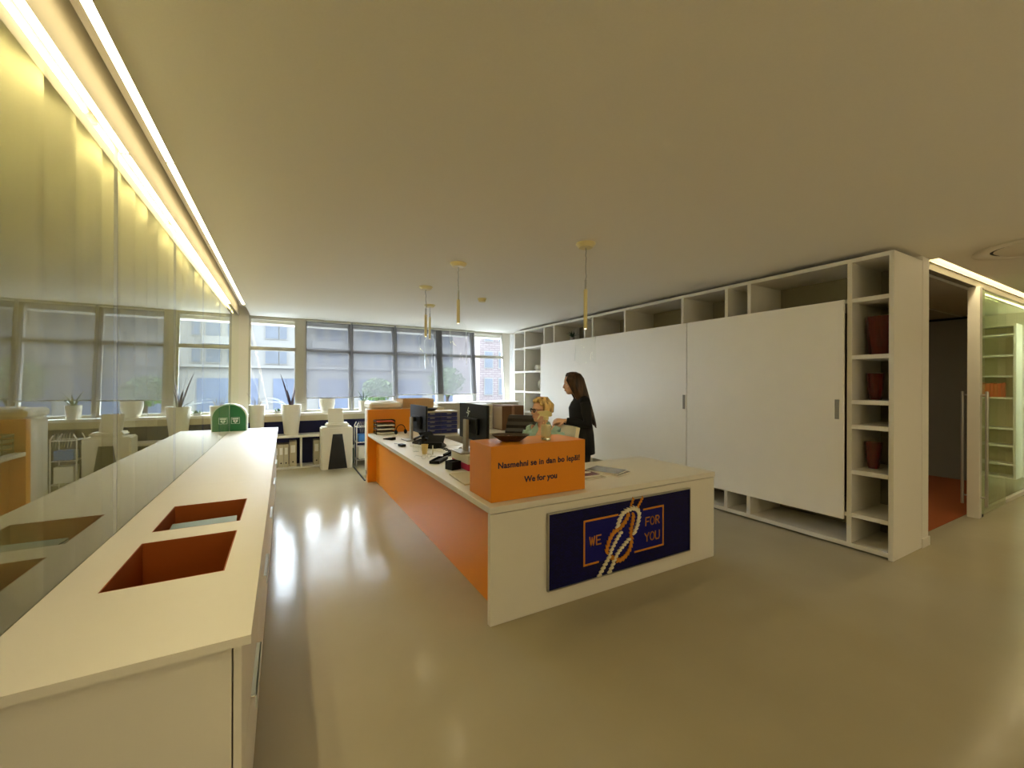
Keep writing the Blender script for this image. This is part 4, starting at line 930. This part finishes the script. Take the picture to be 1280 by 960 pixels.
# ------------------------------------------------------------------ pendants, detector, vent
def pendant(x, y, zc, z_rod, z_t0, z_t1, label, gl0, gl1, gr, dx=0.0, wob=0):
    r = empty('pendant_lamp', (x, y, CEIL), 0, label, 'lamp', 'pendant lamps over the reception desk')
    MB().lathe([(0.052, -0.036), (0.058, -0.036), (0.083, -0.008), (0.083, 0.0)], n=28).build('canopy', cream, r, smooth=40)
    rnd = random.Random(int(x * 100)); pts = [(0, 0, -0.036)]
    zr = z_rod - CEIL; n = 9
    for k in range(1, n): pts.append((0.006 * rnd.uniform(-1, 1) * wob, 0.006 * rnd.uniform(-1, 1) * wob, -0.036 + (zr + 0.036) * k / n))
    pts.append((0, 0, zr)); MB().tube(pts, 0.0035, 6).build('cord', greyplastic, r)
    MB().cone((0, 0, zr), (0, 0, z_t0 - CEIL), 0.009, 0.009, 12).build('rod', steel, r, smooth=40)
    MB().lathe([(0.001, z_t0 - CEIL + 0.012), (0.016, z_t0 - CEIL), (0.0165, z_t1 - CEIL), (0.010, z_t1 - CEIL - 0.006), (0.001, z_t1 - CEIL - 0.006)], n=16).build('tube', cream, r, smooth=40)
    MB().lathe([(0.009, z_t1 - CEIL - 0.0062), (0.009, z_t1 - CEIL - 0.012)], n=12).build('lens', emit('lens_' + str(x), WARM, 2.0), r)
    n = 36; rings = []
    prof = [(0.018, gl0), (gr * 0.55, gl0 - 0.012), (gr, gl0 - 0.06), (gr, gl1 + 0.10), (gr * 1.02, gl1)]
    for i, (rr, z) in enumerate(prof):
        rings.append([((rr + (0.007 * math.sin(5 * a + 1) if i == 4 else 0)) * math.cos(a) + 0, (rr + (0.007 * math.sin(5 * a) if i == 4 else 0)) * math.sin(a), z - CEIL + (0.016 * math.sin(3 * a) + 0.007 * math.sin(7 * a) if i == 4 else 0)) for a in [2 * PI * k / n for k in range(n)]])
    MB().loft(rings, cap=False).build('glass_shade', clearglass, r, smooth=50)
    ld = bpy.data.lights.new('pendant_spot', 'SPOT'); ld.energy = 4.0; ld.color = WARM; ld.spot_size = math.radians(140); ld.spot_blend = 0.6; ld.shadow_soft_size = 0.035
    lo = bpy.data.objects.new('pendant_spot', ld); C.objects.link(lo); lo.location = (0, 0, z_t1 - CEIL - 0.02); lo.parent = r
    return r
pendant(2.25, 2.755, 0, 2.40, 2.315, 1.99, 'pendant lamp nearest the camera, in front of the white sliding door', 2.03, 1.69, 0.088, wob=1)
pendant(1.52, 3.84, 0, 2.44, 2.345, 2.12, 'pendant lamp second from the camera, above the near monitor', 2.14, 1.72, 0.085, wob=0.3)
pendant(1.54, 4.98, 0, 2.44, 2.36, 2.10, 'third pendant lamp, its canopy left of the last one', 2.14, 1.72, 0.085, wob=1.5)
pendant(1.95, 6.10, 0, 2.58, 2.52, 2.20, 'farthest pendant lamp, in front of the window blinds', 2.22, 1.75, 0.085, wob=0.5)
sm = empty('smoke_detector', (2.445, 5.275, CEIL), 0, 'small cream smoke detector on the ceiling near the pendants', 'detector')
MB().lathe([(0.035, -0.05), (0.048, -0.042), (0.055, -0.015), (0.055, 0)], n=24).build('cap', cream, sm, smooth=40); MB().lathe([(0.062, -0.012), (0.062, 0.0)], n=24).build('base', cream, sm)
vt = empty('air_vent', (5.66, 0.86, CEIL - 0.001), 0, 'round flush air diffuser in the ceiling at the right edge', 'vent')
MB().lathe([(0.36, 0.0), (0.40, -0.004), (0.38, -0.014), (0.30, -0.012), (0.29, 0.0)], n=40).build('ring', ceilm, vt, smooth=60); MB().lathe([(0.27, -0.004), (0.24, -0.022), (0.001, -0.022)], n=40).build('plate', ceilm, vt, smooth=60); MB().lathe([(0.29, -0.002), (0.262, -0.002)], n=40, cap=False).build('gap', black, vt)

# ------------------------------------------------------------------ roller blinds
def blind(x0, x1, z, label):
    r = empty('roller_blind', (x0, wy(ZT) - 0.07, ZT), 0, label, 'blind', 'roller blinds at the windows')
    slant(MB(), x0, x1, z, 2.70, -0.052, -0.050).build('screen', blind_m, r, world=True)
    MB().tube([(x0, wy(z) - 0.051, z), (x1, wy(z) - 0.051, z)], 0.011, 8).build('hem_bar', greyplastic, r, world=True, smooth=40)
    MB().tube([(x0, wy(ZT) - 0.075, 2.684), (x1, wy(ZT) - 0.075, 2.684)], 0.022, 10).build('roller', frame_m, r, world=True, smooth=40)
blind(0.36, 1.14, 1.225, 'pale roller blind behind the round white sill pot')
blind(1.175, 1.985, 1.235, 'pale roller blind above the copier')
blind(2.03, 3.80, 1.268, 'wide pale roller blind to the right of the pendants')

# ------------------------------------------------------------------ outside
struct(MB().box(-60, 110, 10, 62, -3.3, -3.1).build('street', M('asphalt', (110, 112, 114), 0.9)))
fac = M('pale_facade', (132, 130, 125), 0.85, var=0.04, scale=0.6)
shop = M('blue_shopfront', (96, 104, 120), 0.5, var=0.25, scale=0.5)
pane = M('facade_pane', (96, 101, 108), 0.5, var=0.25, scale=0.7)
bl = empty('street_building', (-30, 60, -3.1), 0, 'long pale apartment block across the street', 'building')
BX('wall', fac, bl, -32, 60, 60, 70, -3.1, 15)
for k in range(3): BX('ledge', fac, bl, -32, 60, 59.6, 60, 3.3 + 3.15 * k, 3.6 + 3.15 * k) if k in (0, 2) else None
for fl in range(3):
    for k in range(24):
        x = -20 + 1.95 * k + (0.4 if k % 3 == 0 else 0); z = 3.9 + 3.15 * fl; wd = 1.4 if k % 4 == 1 else 0.8
        f = BX('window_frame', fac, bl, x - 0.1, x + wd + 0.1, 59.93, 60, z - 0.1, z + 1.65); BX('pane', pane, f, x, x + wd, 59.9, 59.93, z, z + 1.55)
for k in range(6): BX('balcony', fac, bl, -18 + 10.6 * k, -14.2 + 10.6 * k, 58.9, 59.9, 6.0, 6.95)
for k in range(12): BX('shop_window', shop, bl, -22 + 5.2 * k, -18.4 + 5.2 * k, 59.9, 60, -2.6, 2.0)
brick = bpy.data.materials.new('pale_brick'); brick.use_nodes = True
_nt = brick.node_tree; _b = _nt.nodes['Principled BSDF']; _b.inputs['Roughness'].default_value = 0.9
_br = _nt.nodes.new('ShaderNodeTexBrick'); _br.inputs['Scale'].default_value = 1.0; _br.inputs['Brick Width'].default_value = 0.7; _br.inputs['Row Height'].default_value = 0.24; _br.inputs['Mortar Size'].default_value = 0.03
_br.inputs['Color1'].default_value = lin((124, 113, 111)) + (1,); _br.inputs['Color2'].default_value = lin((132, 122, 120)) + (1,); _br.inputs['Mortar'].default_value = lin((104, 94, 94)) + (1,)
_tc = _nt.nodes.new('ShaderNodeTexCoord'); _mp = _nt.nodes.new('ShaderNodeMapping'); _mp.inputs['Rotation'].default_value = (PI / 2, 0, 0)
for a, b in ((_tc.outputs['Object'], _mp.inputs[0]), (_mp.outputs[0], _br.inputs['Vector']), (_br.outputs['Color'], _b.inputs['Base Color'])): _nt.links.new(a, b)
tw = empty('street_tower', (18, 40, -3.1), 0, 'pale brick tower block beyond the right hand windows', 'building')
BX('wall', brick, tw, 18.3, 27, 40, 48, -3.1, 12)
for k in range(4):
    for x in (18.9, 20.6, 22.8):
        f = BX('window_frame', fac, tw, x - 0.08, x + 0.98, 39.95, 40, 0.2 + 2.9 * k, 2.1 + 2.9 * k); BX('pane', pane, f, x, x + 0.9, 39.92, 39.95, 0.3 + 2.9 * k, 2.0 + 2.9 * k)
def tree(x, y, h, r, label, seed):
    rt = empty('street_tree', (x, y, -3.1), 0, label, 'tree', 'trees across the street'); rnd = random.Random(seed)
    tr = MB(); tr.tube([(0, 0, 0), (0.1, 0, h * 0.4), (0.0, 0.1, h * 0.7)], [0.22, 0.16, 0.08], 8)
    for k in range(6):
        a = k * 1.05; tr.tube([(0.05, 0, h * (0.4 + 0.04 * k)), (r * 0.4 * math.cos(a), r * 0.4 * math.sin(a), h * 0.65), (r * 0.75 * math.cos(a), r * 0.75 * math.sin(a), h * 0.8)], [0.09, 0.06, 0.03], 6)
    tr.build('trunk', M('bark_%d' % seed, (60, 50, 42), 0.9), rt)
    lf = MB()
    for k in range(1100):
        while True:
            p = Vector((rnd.uniform(-1, 1), rnd.uniform(-1, 1), rnd.uniform(-1, 1)))
            if 0.25 < p.length < 1: break
        p = Vector((p.x * r, p.y * r, h * 0.72 + p.z * r * 0.8)); s = rnd.uniform(0.10, 0.2)
        n_ = Vector((rnd.uniform(-1, 1), rnd.uniform(-1, 1), rnd.uniform(-0.3, 1))).normalized(); u = n_.orthogonal().normalized() * s; v = n_.cross(u).normalized() * s * 0.6
        vs = [lf._v(q) for q in (p - u, p + v, p + u, p - v)]; lf.bm.faces.new(vs)
    lf.build('foliage', M('tree_leaf_%d' % seed, (86, 110, 56), 0.7, var=0.3, scale=3), rt)
tree(15.3, 42, 6.6, 2.0, 'bright green street tree seen below the wide blind', 1)
tree(8.5, 44, 5.4, 1.6, 'street tree beyond the sill pot beside the copier', 3)
# ------------------------------------------------------------------ office chairs
def office_chair(loc, rz, label, mat, top, ribs):
    """faces local +X"""
    r = empty('office_chair', loc, rz, label, 'chair')
    mb = MB()
    for k in range(5):
        a = 2 * PI * k / 5 + 0.3; e = (0.29 * math.cos(a), 0.29 * math.sin(a), 0.075)
        mb.tube([(0, 0, 0.10), e], [0.024, 0.016], 8)
    mb.tube([(0, 0, 0.06), (0, 0, 0.13)], 0.035, 12)
    base = mb.build('star_base', black, r, smooth=40)
    for k in range(5):
        a = 2 * PI * k / 5 + 0.3
        c = MB(); 
        for s in (-1, 1): c.cone((s * 0.006, 0, 0.028), (s * 0.022, 0, 0.028), 0.028, 0.028, 14)
        c.cone((-0.006, 0, 0.028), (0.006, 0, 0.028), 0.008, 0.008, 8); c.cone((0, 0, 0.028), (0, 0, 0.072), 0.006, 0.006, 8)
        o = c.build('caster', black, base, loc=(0.29 * math.cos(a), 0.29 * math.sin(a), 0.0)); o.rotation_euler = (0, 0, a)
    MB().tube([(0, 0, 0.10), (0, 0, 0.41)], 0.025, 12).build('gas_column', steel, r, smooth=40)
    mb = MB(); mb.box(-0.23, 0.24, -0.24, 0.24, 0.415, 0.475, bev=0.025, seg=3); mb.build('seat', mat, r, smooth=50)
    W = 0.235; zb = 0.54; rows = []; n = 14
    for i in range(n + 1):
        t = i / n; z = zb + (top - zb) * t; x = -0.22 - 0.10 * t * t - 0.02 * math.cos(3 * t)
        w_ = W * (0.86 + 0.14 * math.sin(PI * min(1, 0.25 + t * 0.8))) * (1 if t < 0.95 else 0.96); d = 0.022
        b = 0.010 * (1 if i % 2 else -1) if ribs else 0
        ring = []
        for k in range(9):
            y = -w_ + 2 * w_ * k / 8; ring.append((x + d + b - 0.03 * (y / w_) ** 2 * -1, y, z))
        for k in range(8, -1, -1):
            y = -w_ + 2 * w_ * k / 8; ring.append((x - d - 0.0 + 0.03 * (y / w_) ** 2, y, z))
        rows.append(ring)
    MB().loft(rows).build('backrest', mat, r, smooth=60 if not ribs else 25)
    MB().tube([(-0.02, 0, 0.40), (-0.24, 0, 0.41), (-0.285, 0, 0.50), (-0.28, 0, 0.68)], 0.02, 8).build('back_support', black, r, smooth=50)
    return r
leather = M('black_leather', (52, 48, 44), 0.4, bump=0.15, scale=180, var=0.15)
office_chair((2.44, 4.27, 0), math.radians(220), 'black ribbed office chair behind the desk, beside the seated woman', leather, 1.11, True)
office_chair((2.35, 3.51, 0), math.radians(172), 'cream office chair the blonde woman sits on', creamfab, 1.065, False)

# ------------------------------------------------------------------ people
skin = M('skin', (216, 168, 140), 0.55, var=0.05, scale=30)
eyewhite = M('eye_white', (228, 222, 214), 0.3); iris = M('iris', (60, 52, 44), 0.2); lipm = M('lips', (178, 104, 96), 0.5)
def remesh(o, vox, it=3):
    m = o.modifiers.new('r', 'REMESH'); m.mode = 'VOXEL'; m.voxel_size = vox; m.use_smooth_shade = True
    s = o.modifiers.new('s', 'SMOOTH'); s.factor = 0.5; s.iterations = it
    bake(o)
    for p in o.data.polygons: p.use_smooth = True
    return o
def ell(c, rx, ry, n=20): return [(c[0] + rx * math.cos(2 * PI * i / n), c[1] + ry * math.sin(2 * PI * i / n), c[2]) for i in range(n)]
def xf(mb, n0, mat):
    for v in list(mb.bm.verts)[n0:]: v.co = mat @ v.co
def head(mb, mat):
    mb.bm.verts.ensure_lookup_table(); n0 = len(mb.bm.verts)
    R = [(-.112, .050, .022, .022), (-.098, .040, .045, .040), (-.075, .024, .068, .054), (-.045, .010, .084, .065), (-.005, 0, .094, .073), (.035, -.005, .099, .077), (.07, -.009, .090, .071), (.095, -.010, .062, .052), (.111, -.010, .02, .018)]
    mb.loft([ell((cx, 0, z), rx, ry) for z, cx, rx, ry in R])
    mb.tube([(.082, 0, .022), (.100, 0, -.004), (.110, 0, -.026), (.095, 0, -.034)], [.008, .010, .0135, .010], 10)
    for s in (-1, 1):
        mb.tube([(.092, s * .009, -.030), (.100, s * .010, -.028)], [.008, .007], 8)
        mb.tube([(.083, s * .012, .026), (.078, s * .040, .028), (.060, s * .058, .022)], [.008, .009, .006], 8)   # brow
        mb.tube([(.066, s * .045, -.022), (.050, s * .055, -.028)], [.016, .014], 8)   # cheek
        mb.tube([(-.012, s * .074, .018), (-.004, s * .080, .004), (-.006, s * .078, -.022)], [.012, .013, .008], 8)   # ear
    mb.tube([(.089, -.018, -.057), (.096, 0, -.055), (.089, .018, -.057)], [.006, .008, .006], 8)
    mb.tube([(.086, -.014, -.066), (.091, 0, -.067), (.086, .014, -.066)], [.006, .008, .006], 8)
    mb.lathe([(.001, -.018), (.014, -.012), (.018, 0), (.014, .012), (.001, .018)], (.072, 0, -.092), 12)
    xf(mb, n0, mat)
def face_parts(o, mat):
    for s in (-1, 1):
        e = MB(); e.lathe([(.001, -.0115), (.008, -.008), (.0115, 0), (.008, .008), (.001, .0115)], (.0775, s * .031, .006), 14); xf(e, 0, mat); eb = e.build('eye', eyewhite, o, smooth=60)
        i_ = MB(); i_.lathe([(.001, -.006), (.0045, -.004), (.006, 0), (.0045, .004), (.001, .006)], (.0845, s * .032, .006), 12); xf(i_, 0, mat); i_.build('iris', iris, eb, smooth=60)
    l = MB(); l.tube([(.0905, -.019, -.0605), (.1005, 0, -.060), (.0905, .019, -.0605)], [.003, .0065, .003], 8); xf(l, 0, mat); l.build('lips', lipm, o, smooth=60)
def hand(mb, wrist, d, nrm, side, curl=0.5):
    """palm, five unequal bent fingers; d points along the hand, nrm out of the back of the hand, side = +1/-1 for the thumb's side"""
    w = Vector(wrist); d = Vector(d).normalized(); nrm = Vector(nrm); nrm = (nrm - d * nrm.dot(d)).normalized(); l = d.cross(nrm).normalized() * side
    rings = []
    for t, hw, ht in ((0.0, .024, .019), (.02, .028, .018), (.05, .038, .016), (.08, .040, .014), (.092, .037, .011)):
        rings.append([w + d * t + l * hw * math.cos(a) + nrm * ht * math.sin(a) for a in [2 * PI * k / 14 for k in range(14)]])
    mb.loft(rings)
    for off, L, r in ((.029, .068, .0082), (.0105, .076, .0085), (-.009, .071, .0082), (-.027, .055, .0072)):
        p = w + d * .082 + l * off; pts = [p]; ang = 0.15
        for f in (0.45, 0.32, 0.23):
            ang += curl; p = p + (d * math.cos(ang) - nrm * math.sin(ang)) * L * f + l * off * 0.10; pts.append(p)
        mb.tube(pts, [r, r * .98, r * .9, r * .75], 8)
    b = w + d * .022 + l * .024
    mb.tube([b, b + (d * .55 + l * .8 - nrm * .25).normalized() * .040, b + (d * .75 + l * .55 - nrm * .45).normalized() * .068, b + (d * .95 + l * .30 - nrm * .45).normalized() * .088], [.013, .0105, .0095, .0075], 8)
def locks(mb, mat, paths, r=0.013):
    mb.bm.verts.ensure_lookup_table(); n0 = len(mb.bm.verts)
    for P in paths:
        n = len(P); mb.tube(P, [r * (0.75 + 0.5 * math.sin(PI * min(1, 0.15 + 0.85 * i / (n - 1)))) * (1 if i < n - 1 else 0.45) for i in range(n)], 7)
    xf(mb, n0, mat)
def hair_mat(name, c1, c2, sc_):
    m = bpy.data.materials.new(name); m.use_nodes = True; nt = m.node_tree; b = nt.nodes['Principled BSDF']; b.inputs['Roughness'].default_value = 0.5
    tc = nt.nodes.new('ShaderNodeTexCoord'); mp = nt.nodes.new('ShaderNodeMapping'); mp.inputs['Scale'].default_value = sc_
    nz = nt.nodes.new('ShaderNodeTexNoise'); nz.inputs['Scale'].default_value = 30; nz.inputs['Detail'].default_value = 4
    cr = nt.nodes.new('ShaderNodeValToRGB'); cr.color_ramp.elements[0].position = 0.35; cr.color_ramp.elements[1].position = 0.65
    cr.color_ramp.elements[0].color = lin(c1) + (1,); cr.color_ramp.elements[1].color = lin(c2) + (1,)
    bp = nt.nodes.new('ShaderNodeBump'); bp.inputs['Strength'].default_value = 0.5; bp.inputs['Distance'].default_value = 0.004
    for a, c in ((tc.outputs['Object'], mp.inputs[0]), (mp.outputs[0], nz.inputs['Vector']), (nz.outputs['Fac'], cr.inputs[0]), (cr.outputs[0], b.inputs['Base Color']), (nz.outputs['Fac'], bp.inputs['Height']), (bp.outputs[0], b.inputs['Normal'])): nt.links.new(a, c)
    return m
def on_skull(az, el, k=1.0):
    """point on a slightly enlarged skull; az 0 = face, el from the horizontal"""
    return Vector((-.006 + .104 * k * math.cos(el) * math.cos(az), .083 * k * math.cos(el) * math.sin(az), .018 + .104 * k * math.sin(el)))
def arm_pts(mb, sh, el, wr, r=(.047, .040, .037, .033, .024)):
    s, e, w = Vector(sh), Vector(el), Vector(wr)
    mb.tube([s, s.lerp(e, .5), e, e.lerp(w, .4), w], r, 12)
TORSO = [(.78, 0, .09, .15), (.86, -.01, .115, .168), (.95, -.005, .105, .152), (1.05, 0, .088, .125), (1.14, .008, .098, .138), (1.23, .012, .106, .152), (1.30, .002, .090, .155), (1.345, -.012, .062, .105), (1.375, -.014, .048, .056)]

# --- standing woman, seen from her left side
sx, sy = 2.915, 3.655
hm = Matrix.Translation((.088, 0, 1.512)) @ Matrix.Rotation(math.radians(-4), 4, 'Z') @ Matrix.Rotation(math.radians(10), 4, 'Y')
mb = MB(); mb.loft([ell((x, 0, z), rx, ry, 24) for z, x, rx, ry in TORSO])
mb.tube([(-.012, 0, 1.33), (.022, 0, 1.39), (.066, 0, 1.46)], [.056, .049, .050], 14)
head(mb, hm)
for s in (-1, 1):
    mb.tube([(-.005, s * .085, .86), (.0, s * .085, .66), (.012, s * .078, .46), (-.012, s * .076, .33), (.0, s * .075, .09)], [.088, .076, .054, .052, .036], 14)
    mb.tube([(-.045, s * .075, .042), (.02, s * .078, .05), (.10, s * .085, .034), (.16, s * .085, .026)], [.034, .040, .033, .022], 10)
    mb.tube([(-.01, s * .10, 1.325), (-.012, s * .150, 1.312)], [.05, .048], 10)
arm_pts(mb, (-.012, .160, 1.305), (-.030, .205, 1.065), (.225, .165, 1.112)); hand(mb, (.220, .165, 1.111), (.96, -.10, .03), (0.0, .55, .83), -1, .42)
arm_pts(mb, (-.012, -.160, 1.305), (-.02, -.205, 1.065), (.20, -.12, 1.05)); hand(mb, (.195, -.122, 1.05), (.95, .28, -.05), (0.0, -.5, .85), 1, .42)
st = mb.build('person', skin, loc=(sx, sy, 0)); remesh(st, .006, 4); st.rotation_euler = (0, 0, math.radians(157))
tag(st, 'standing person with long brown hair in a long black cardigan, one hand held out', 'person')
face_parts(st, hm)
mb = MB()
CARD = [(.735, -.012, .150, .195), (.80, -.012, .148, .195), (.95, -.012, .136, .182), (1.06, -.008, .122, .165), (1.16, .0, .124, .165), (1.24, .004, .124, .172), (1.305, -.006, .102, .172), (1.352, -.020, .070, .120), (1.385, -.026, .056, .070)]
mb.loft([ell((x, 0, z), rx, ry, 28) for z, x, rx, ry in CARD])
for s, e, w in ((1, (-.030, .208, 1.065), (.200, .168, 1.108)), (-1, (-.02, -.208, 1.065), (.172, -.127, 1.052))):
    mb.tube([(-.01, s * .11, 1.325), (-.012, s * .160, 1.305)], [.062, .060], 12)
    arm_pts(mb, (-.012, s * .160, 1.305), e, w, (.060, .054, .053, .048, .040))
cg = mb.build('cardigan', M('black_knit', (15, 15, 18), 0.9, bump=0.3, scale=220, var=0.2), st); remesh(cg, .007, 4)
mb = MB()
for s in (-1, 1): mb.tube([(-.004, s * .088, .80), (.0, s * .086, .66), (.012, s * .080, .46), (-.008, s * .078, .30), (.0, s * .077, .10)], [.098, .086, .064, .060, .050], 16)
tr = mb.build('trousers', M('black_cotton', (20, 20, 24), 0.9, var=0.15), st); remesh(tr, .007, 3)
mb = MB()
for s in (-1, 1): mb.tube([(-.055, s * .075, .040), (.02, s * .078, .050), (.10, s * .085, .038), (.175, s * .085, .026)], [.040, .048, .040, .026], 12); mb.box(-.09, .19, s * .08 - .035, s * .08 + .035, 0.0, .018, bev=.006)
shs = mb.build('shoes', black, st, smooth=60)
paths = []; rnd = random.Random(11)
for k in range(46):      # long hair from the parting over the sides and down the back
    az = PI * (0.27 + 1.46 * k / 45.0); s0 = on_skull(az, 1.25, 1.0); P = [Vector((.03, .0, .118)) * 0.6 + s0 * 0.4, s0, on_skull(az, .75, 1.05), on_skull(az, .25, 1.08)]
    back = max(0.0, -math.cos(az)); sgn_ = math.sin(az); L = .36 + .20 * back + rnd.uniform(-.02, .02)
    q = P[-1]
    for j in range(1, 6):
        t = j / 5.0
        P.append(Vector((q.x * (1 - .45 * t) - (.11 + .06 * back) * t - .02 * t * (1 - back), q.y * (1 + .05 * t) + .004 * rnd.uniform(-1, 1), q.z - L * t)))
    paths.append(P)
for k in range(16):      # second, inner layer
    az = PI * (0.45 + 1.1 * k / 15.0); P = [on_skull(az, 1.2, .95), on_skull(az, .5, 1.0), on_skull(az, 0, 1.0)]; q = P[-1]
    for j in range(1, 5): P.append(Vector((q.x * (1 - .4 * j / 4) - .12 * j / 4, q.y, q.z - .40 * j / 4)))
    paths.append(P)
for k in range(9):
    az = -0.55 * PI + 1.1 * PI * k / 8; paths.append([on_skull(az, 1.45, 1.02), on_skull(az * .98, 1.0, 1.05), on_skull(az * 1.02, .72, 1.05)])
mb = MB(); locks(mb, Matrix.Translation((.088, 0, 1.512)) @ Matrix.Rotation(math.radians(-4), 4, 'Z') @ Matrix.Rotation(math.radians(4), 4, 'Y'), paths, .0145)
hr = mb.build('hair', hair_mat('brown_hair', (34, 22, 14), (86, 58, 34), (1, 1, .12)), st); remesh(hr, .005, 2)

# --- seated blonde woman with glasses
bx, by = 2.31, 3.50
dz = -.285
hm = Matrix.Translation((.03, 0, 1.525 + dz)) @ Matrix.Rotation(math.radians(-40), 4, 'Z') @ Matrix.Rotation(math.radians(2), 4, 'Y')
mb = MB(); mb.loft([ell((x, 0, z + dz), rx, ry, 24) for z, x, rx, ry in TORSO])
mb.tube([(-.012, 0, 1.33 + dz), (.0, 0, 1.40 + dz), (.012, 0, 1.46 + dz)], [.058, .052, .052], 14); head(mb, hm)
for s in (-1, 1):
    mb.tube([(-.01, s * .09, .565), (.20, s * .10, .572), (.40, s * .10, .565), (.40, s * .10, .40), (.365, s * .098, .24), (.37, s * .095, .09)], [.092, .082, .060, .054, .052, .038], 14)
    mb.tube([(.325, s * .095, .042), (.39, s * .098, .05), (.47, s * .105, .034), (.53, s * .105, .026)], [.034, .040, .033, .022], 10)
    mb.tube([(-.01, s * .10, 1.325 + dz), (-.012, s * .158, 1.310 + dz)], [.052, .050], 10)
    arm_pts(mb, (-.012, s * .166, 1.300 + dz), (.04, s * .215, 1.07 + dz), (.20, s * .12, 1.10 + dz)); hand(mb, (.196, s * .122, 1.10 + dz), (.9, -s * .40, -.05), (0, 0.2 * s, 1), -s, .38)
se = mb.build('person', skin, loc=(bx, by, 0)); remesh(se, .006, 4); se.rotation_euler = (0, 0, math.radians(212))
tag(se, 'seated person with short blonde hair, dark glasses and a mint shirt', 'person')
face_parts(se, hm)
mb = MB()
SHIRT = [(.82, -.008, .124, .180), (.92, -.006, .122, .172), (1.05, 0, .108, .150), (1.14, .008, .114, .158), (1.23, .012, .120, .170), (1.295, .000, .104, .172), (1.345, -.016, .072, .120), (1.372, -.022, .058, .072)]
mb.loft([ell((x, 0, z + dz), rx, ry, 28) for z, x, rx, ry in SHIRT])
for s in (-1, 1):
    mb.tube([(-.01, s * .11, 1.322 + dz), (-.012, s * .166, 1.300 + dz)], [.062, .060], 12)
    arm_pts(mb, (-.012, s * .166, 1.300 + dz), (.04, s * .217, 1.07 + dz), (.165, s * .138, 1.098 + dz), (.062, .057, .054, .048, .040))
mint = M('mint_shirt', (150, 178, 168), 0.8, bump=0.2, scale=26, var=0.08)
sh_ = mb.build('shirt', mint, se); remesh(sh_, .006, 4)
_bm = bmesh.new(); _bm.from_mesh(sh_.data)
zv = 1.215 + dz
bmesh.ops.delete(_bm, geom=[f for f in _bm.faces if (lambda c: c.x > .02 and c.z > zv and abs(c.y) < (c.z - zv) * .42)(f.calc_center_median())], context='FACES')
_bm.to_mesh(sh_.data); _bm.free()
mb = MB()      # open collar: two turned down flaps
for s in (-1, 1):
    mb.loft([[(-.075, s * .012, 1.405 + dz), (-.070, s * .010, 1.41 + dz), (-.088, s * .016, 1.36 + dz), (-.092, s * .016, 1.362 + dz)],
             [(-.02, s * .066, 1.405 + dz), (-.018, s * .062, 1.41 + dz), (-.02, s * .098, 1.345 + dz), (-.022, s * .100, 1.348 + dz)],
             [(.035, s * .056, 1.392 + dz), (.032, s * .052, 1.396 + dz), (.072, s * .085, 1.315 + dz), (.075, s * .086, 1.318 + dz)],
             [(.075, s * .018, 1.330 + dz), (.072, s * .014, 1.334 + dz), (.112, s * .046, 1.255 + dz), (.116, s * .047, 1.258 + dz)]])
cl_ = mb.build('collar', mint, sh_, smooth=40, solid=.003)
mb = MB()
for s in (-1, 1): mb.tube([(-.02, s * .088, .568), (.20, s * .10, .572), (.405, s * .10, .565), (.405, s * .10, .40), (.37, s * .098, .24), (.37, s * .095, .11)], [.104, .092, .070, .064, .060, .052], 14)
tr = mb.build('trousers', M('navy_cotton', (34, 38, 58), 0.9, var=0.15), se); remesh(tr, .008, 3)
mb = MB()
for s in (-1, 1): mb.tube([(.315, s * .095, .040), (.39, s * .098, .050), (.47, s * .105, .038), (.545, s * .105, .026)], [.040, .048, .040, .026], 12); mb.box(.28, .56, s * .10 - .035, s * .10 + .035, 0.0, .018, bev=.006)
mb.build('shoes', black, se, smooth=60)
paths = []; rnd = random.Random(5)
for k in range(40):
    az = 2 * PI * k / 40.0; f = max(0.0, math.cos(az)); side = abs(math.sin(az))
    end = (.62 if f > .55 else .30 if f > .25 else -.05 - .42 * (1 - f) + .15 * side) + rnd.uniform(-.05, .05)
    tw = .35 * f
    P = [on_skull(az + tw, 1.4, 1.03), on_skull(az + tw * .6, 1.05, 1.09), on_skull(az + tw * .3, (1.05 + end) / 2, 1.13), on_skull(az, end + .1, 1.10), on_skull(az, end, 1.05)]
    paths.append(P)
for k in range(26):
    az = 2 * PI * (k + .5) / 26.0; f = max(0.0, math.cos(az)); end = (.75 if f > .5 else .4 if f > .2 else .05) + rnd.uniform(-.08, .08)
    paths.append([on_skull(az + .4, 1.5, 1.06), on_skull(az + .2, 1.1, 1.14), on_skull(az, end, 1.13)])
mb = MB(); locks(mb, hm, paths, .0135)
hb_ = mb.build('hair', hair_mat('blonde_hair', (112, 84, 44), (224, 190, 122), (1, 1, .25)), se); remesh(hb_, .005, 2)
gm = MB()
for s in (-1, 1):
    gm.tube([(.103 - .006 * abs(math.cos(a)), s * .033 + .024 * math.cos(a), .006 + .017 * math.sin(a)) for a in [2 * PI * k / 18 for k in range(19)]], .0045, 6)
    gm.tube([(.096, s * .057, .012), (.06, s * .078, .013), (-.01, s * .084, .012), (-.025, s * .082, -.004)], .003, 6)
gm.tube([(.104, -.010, .012), (.106, 0, .015), (.104, .010, .012)], .003, 6)
xf(gm, 0, hm); gm.build('glasses', black, se, smooth=60)
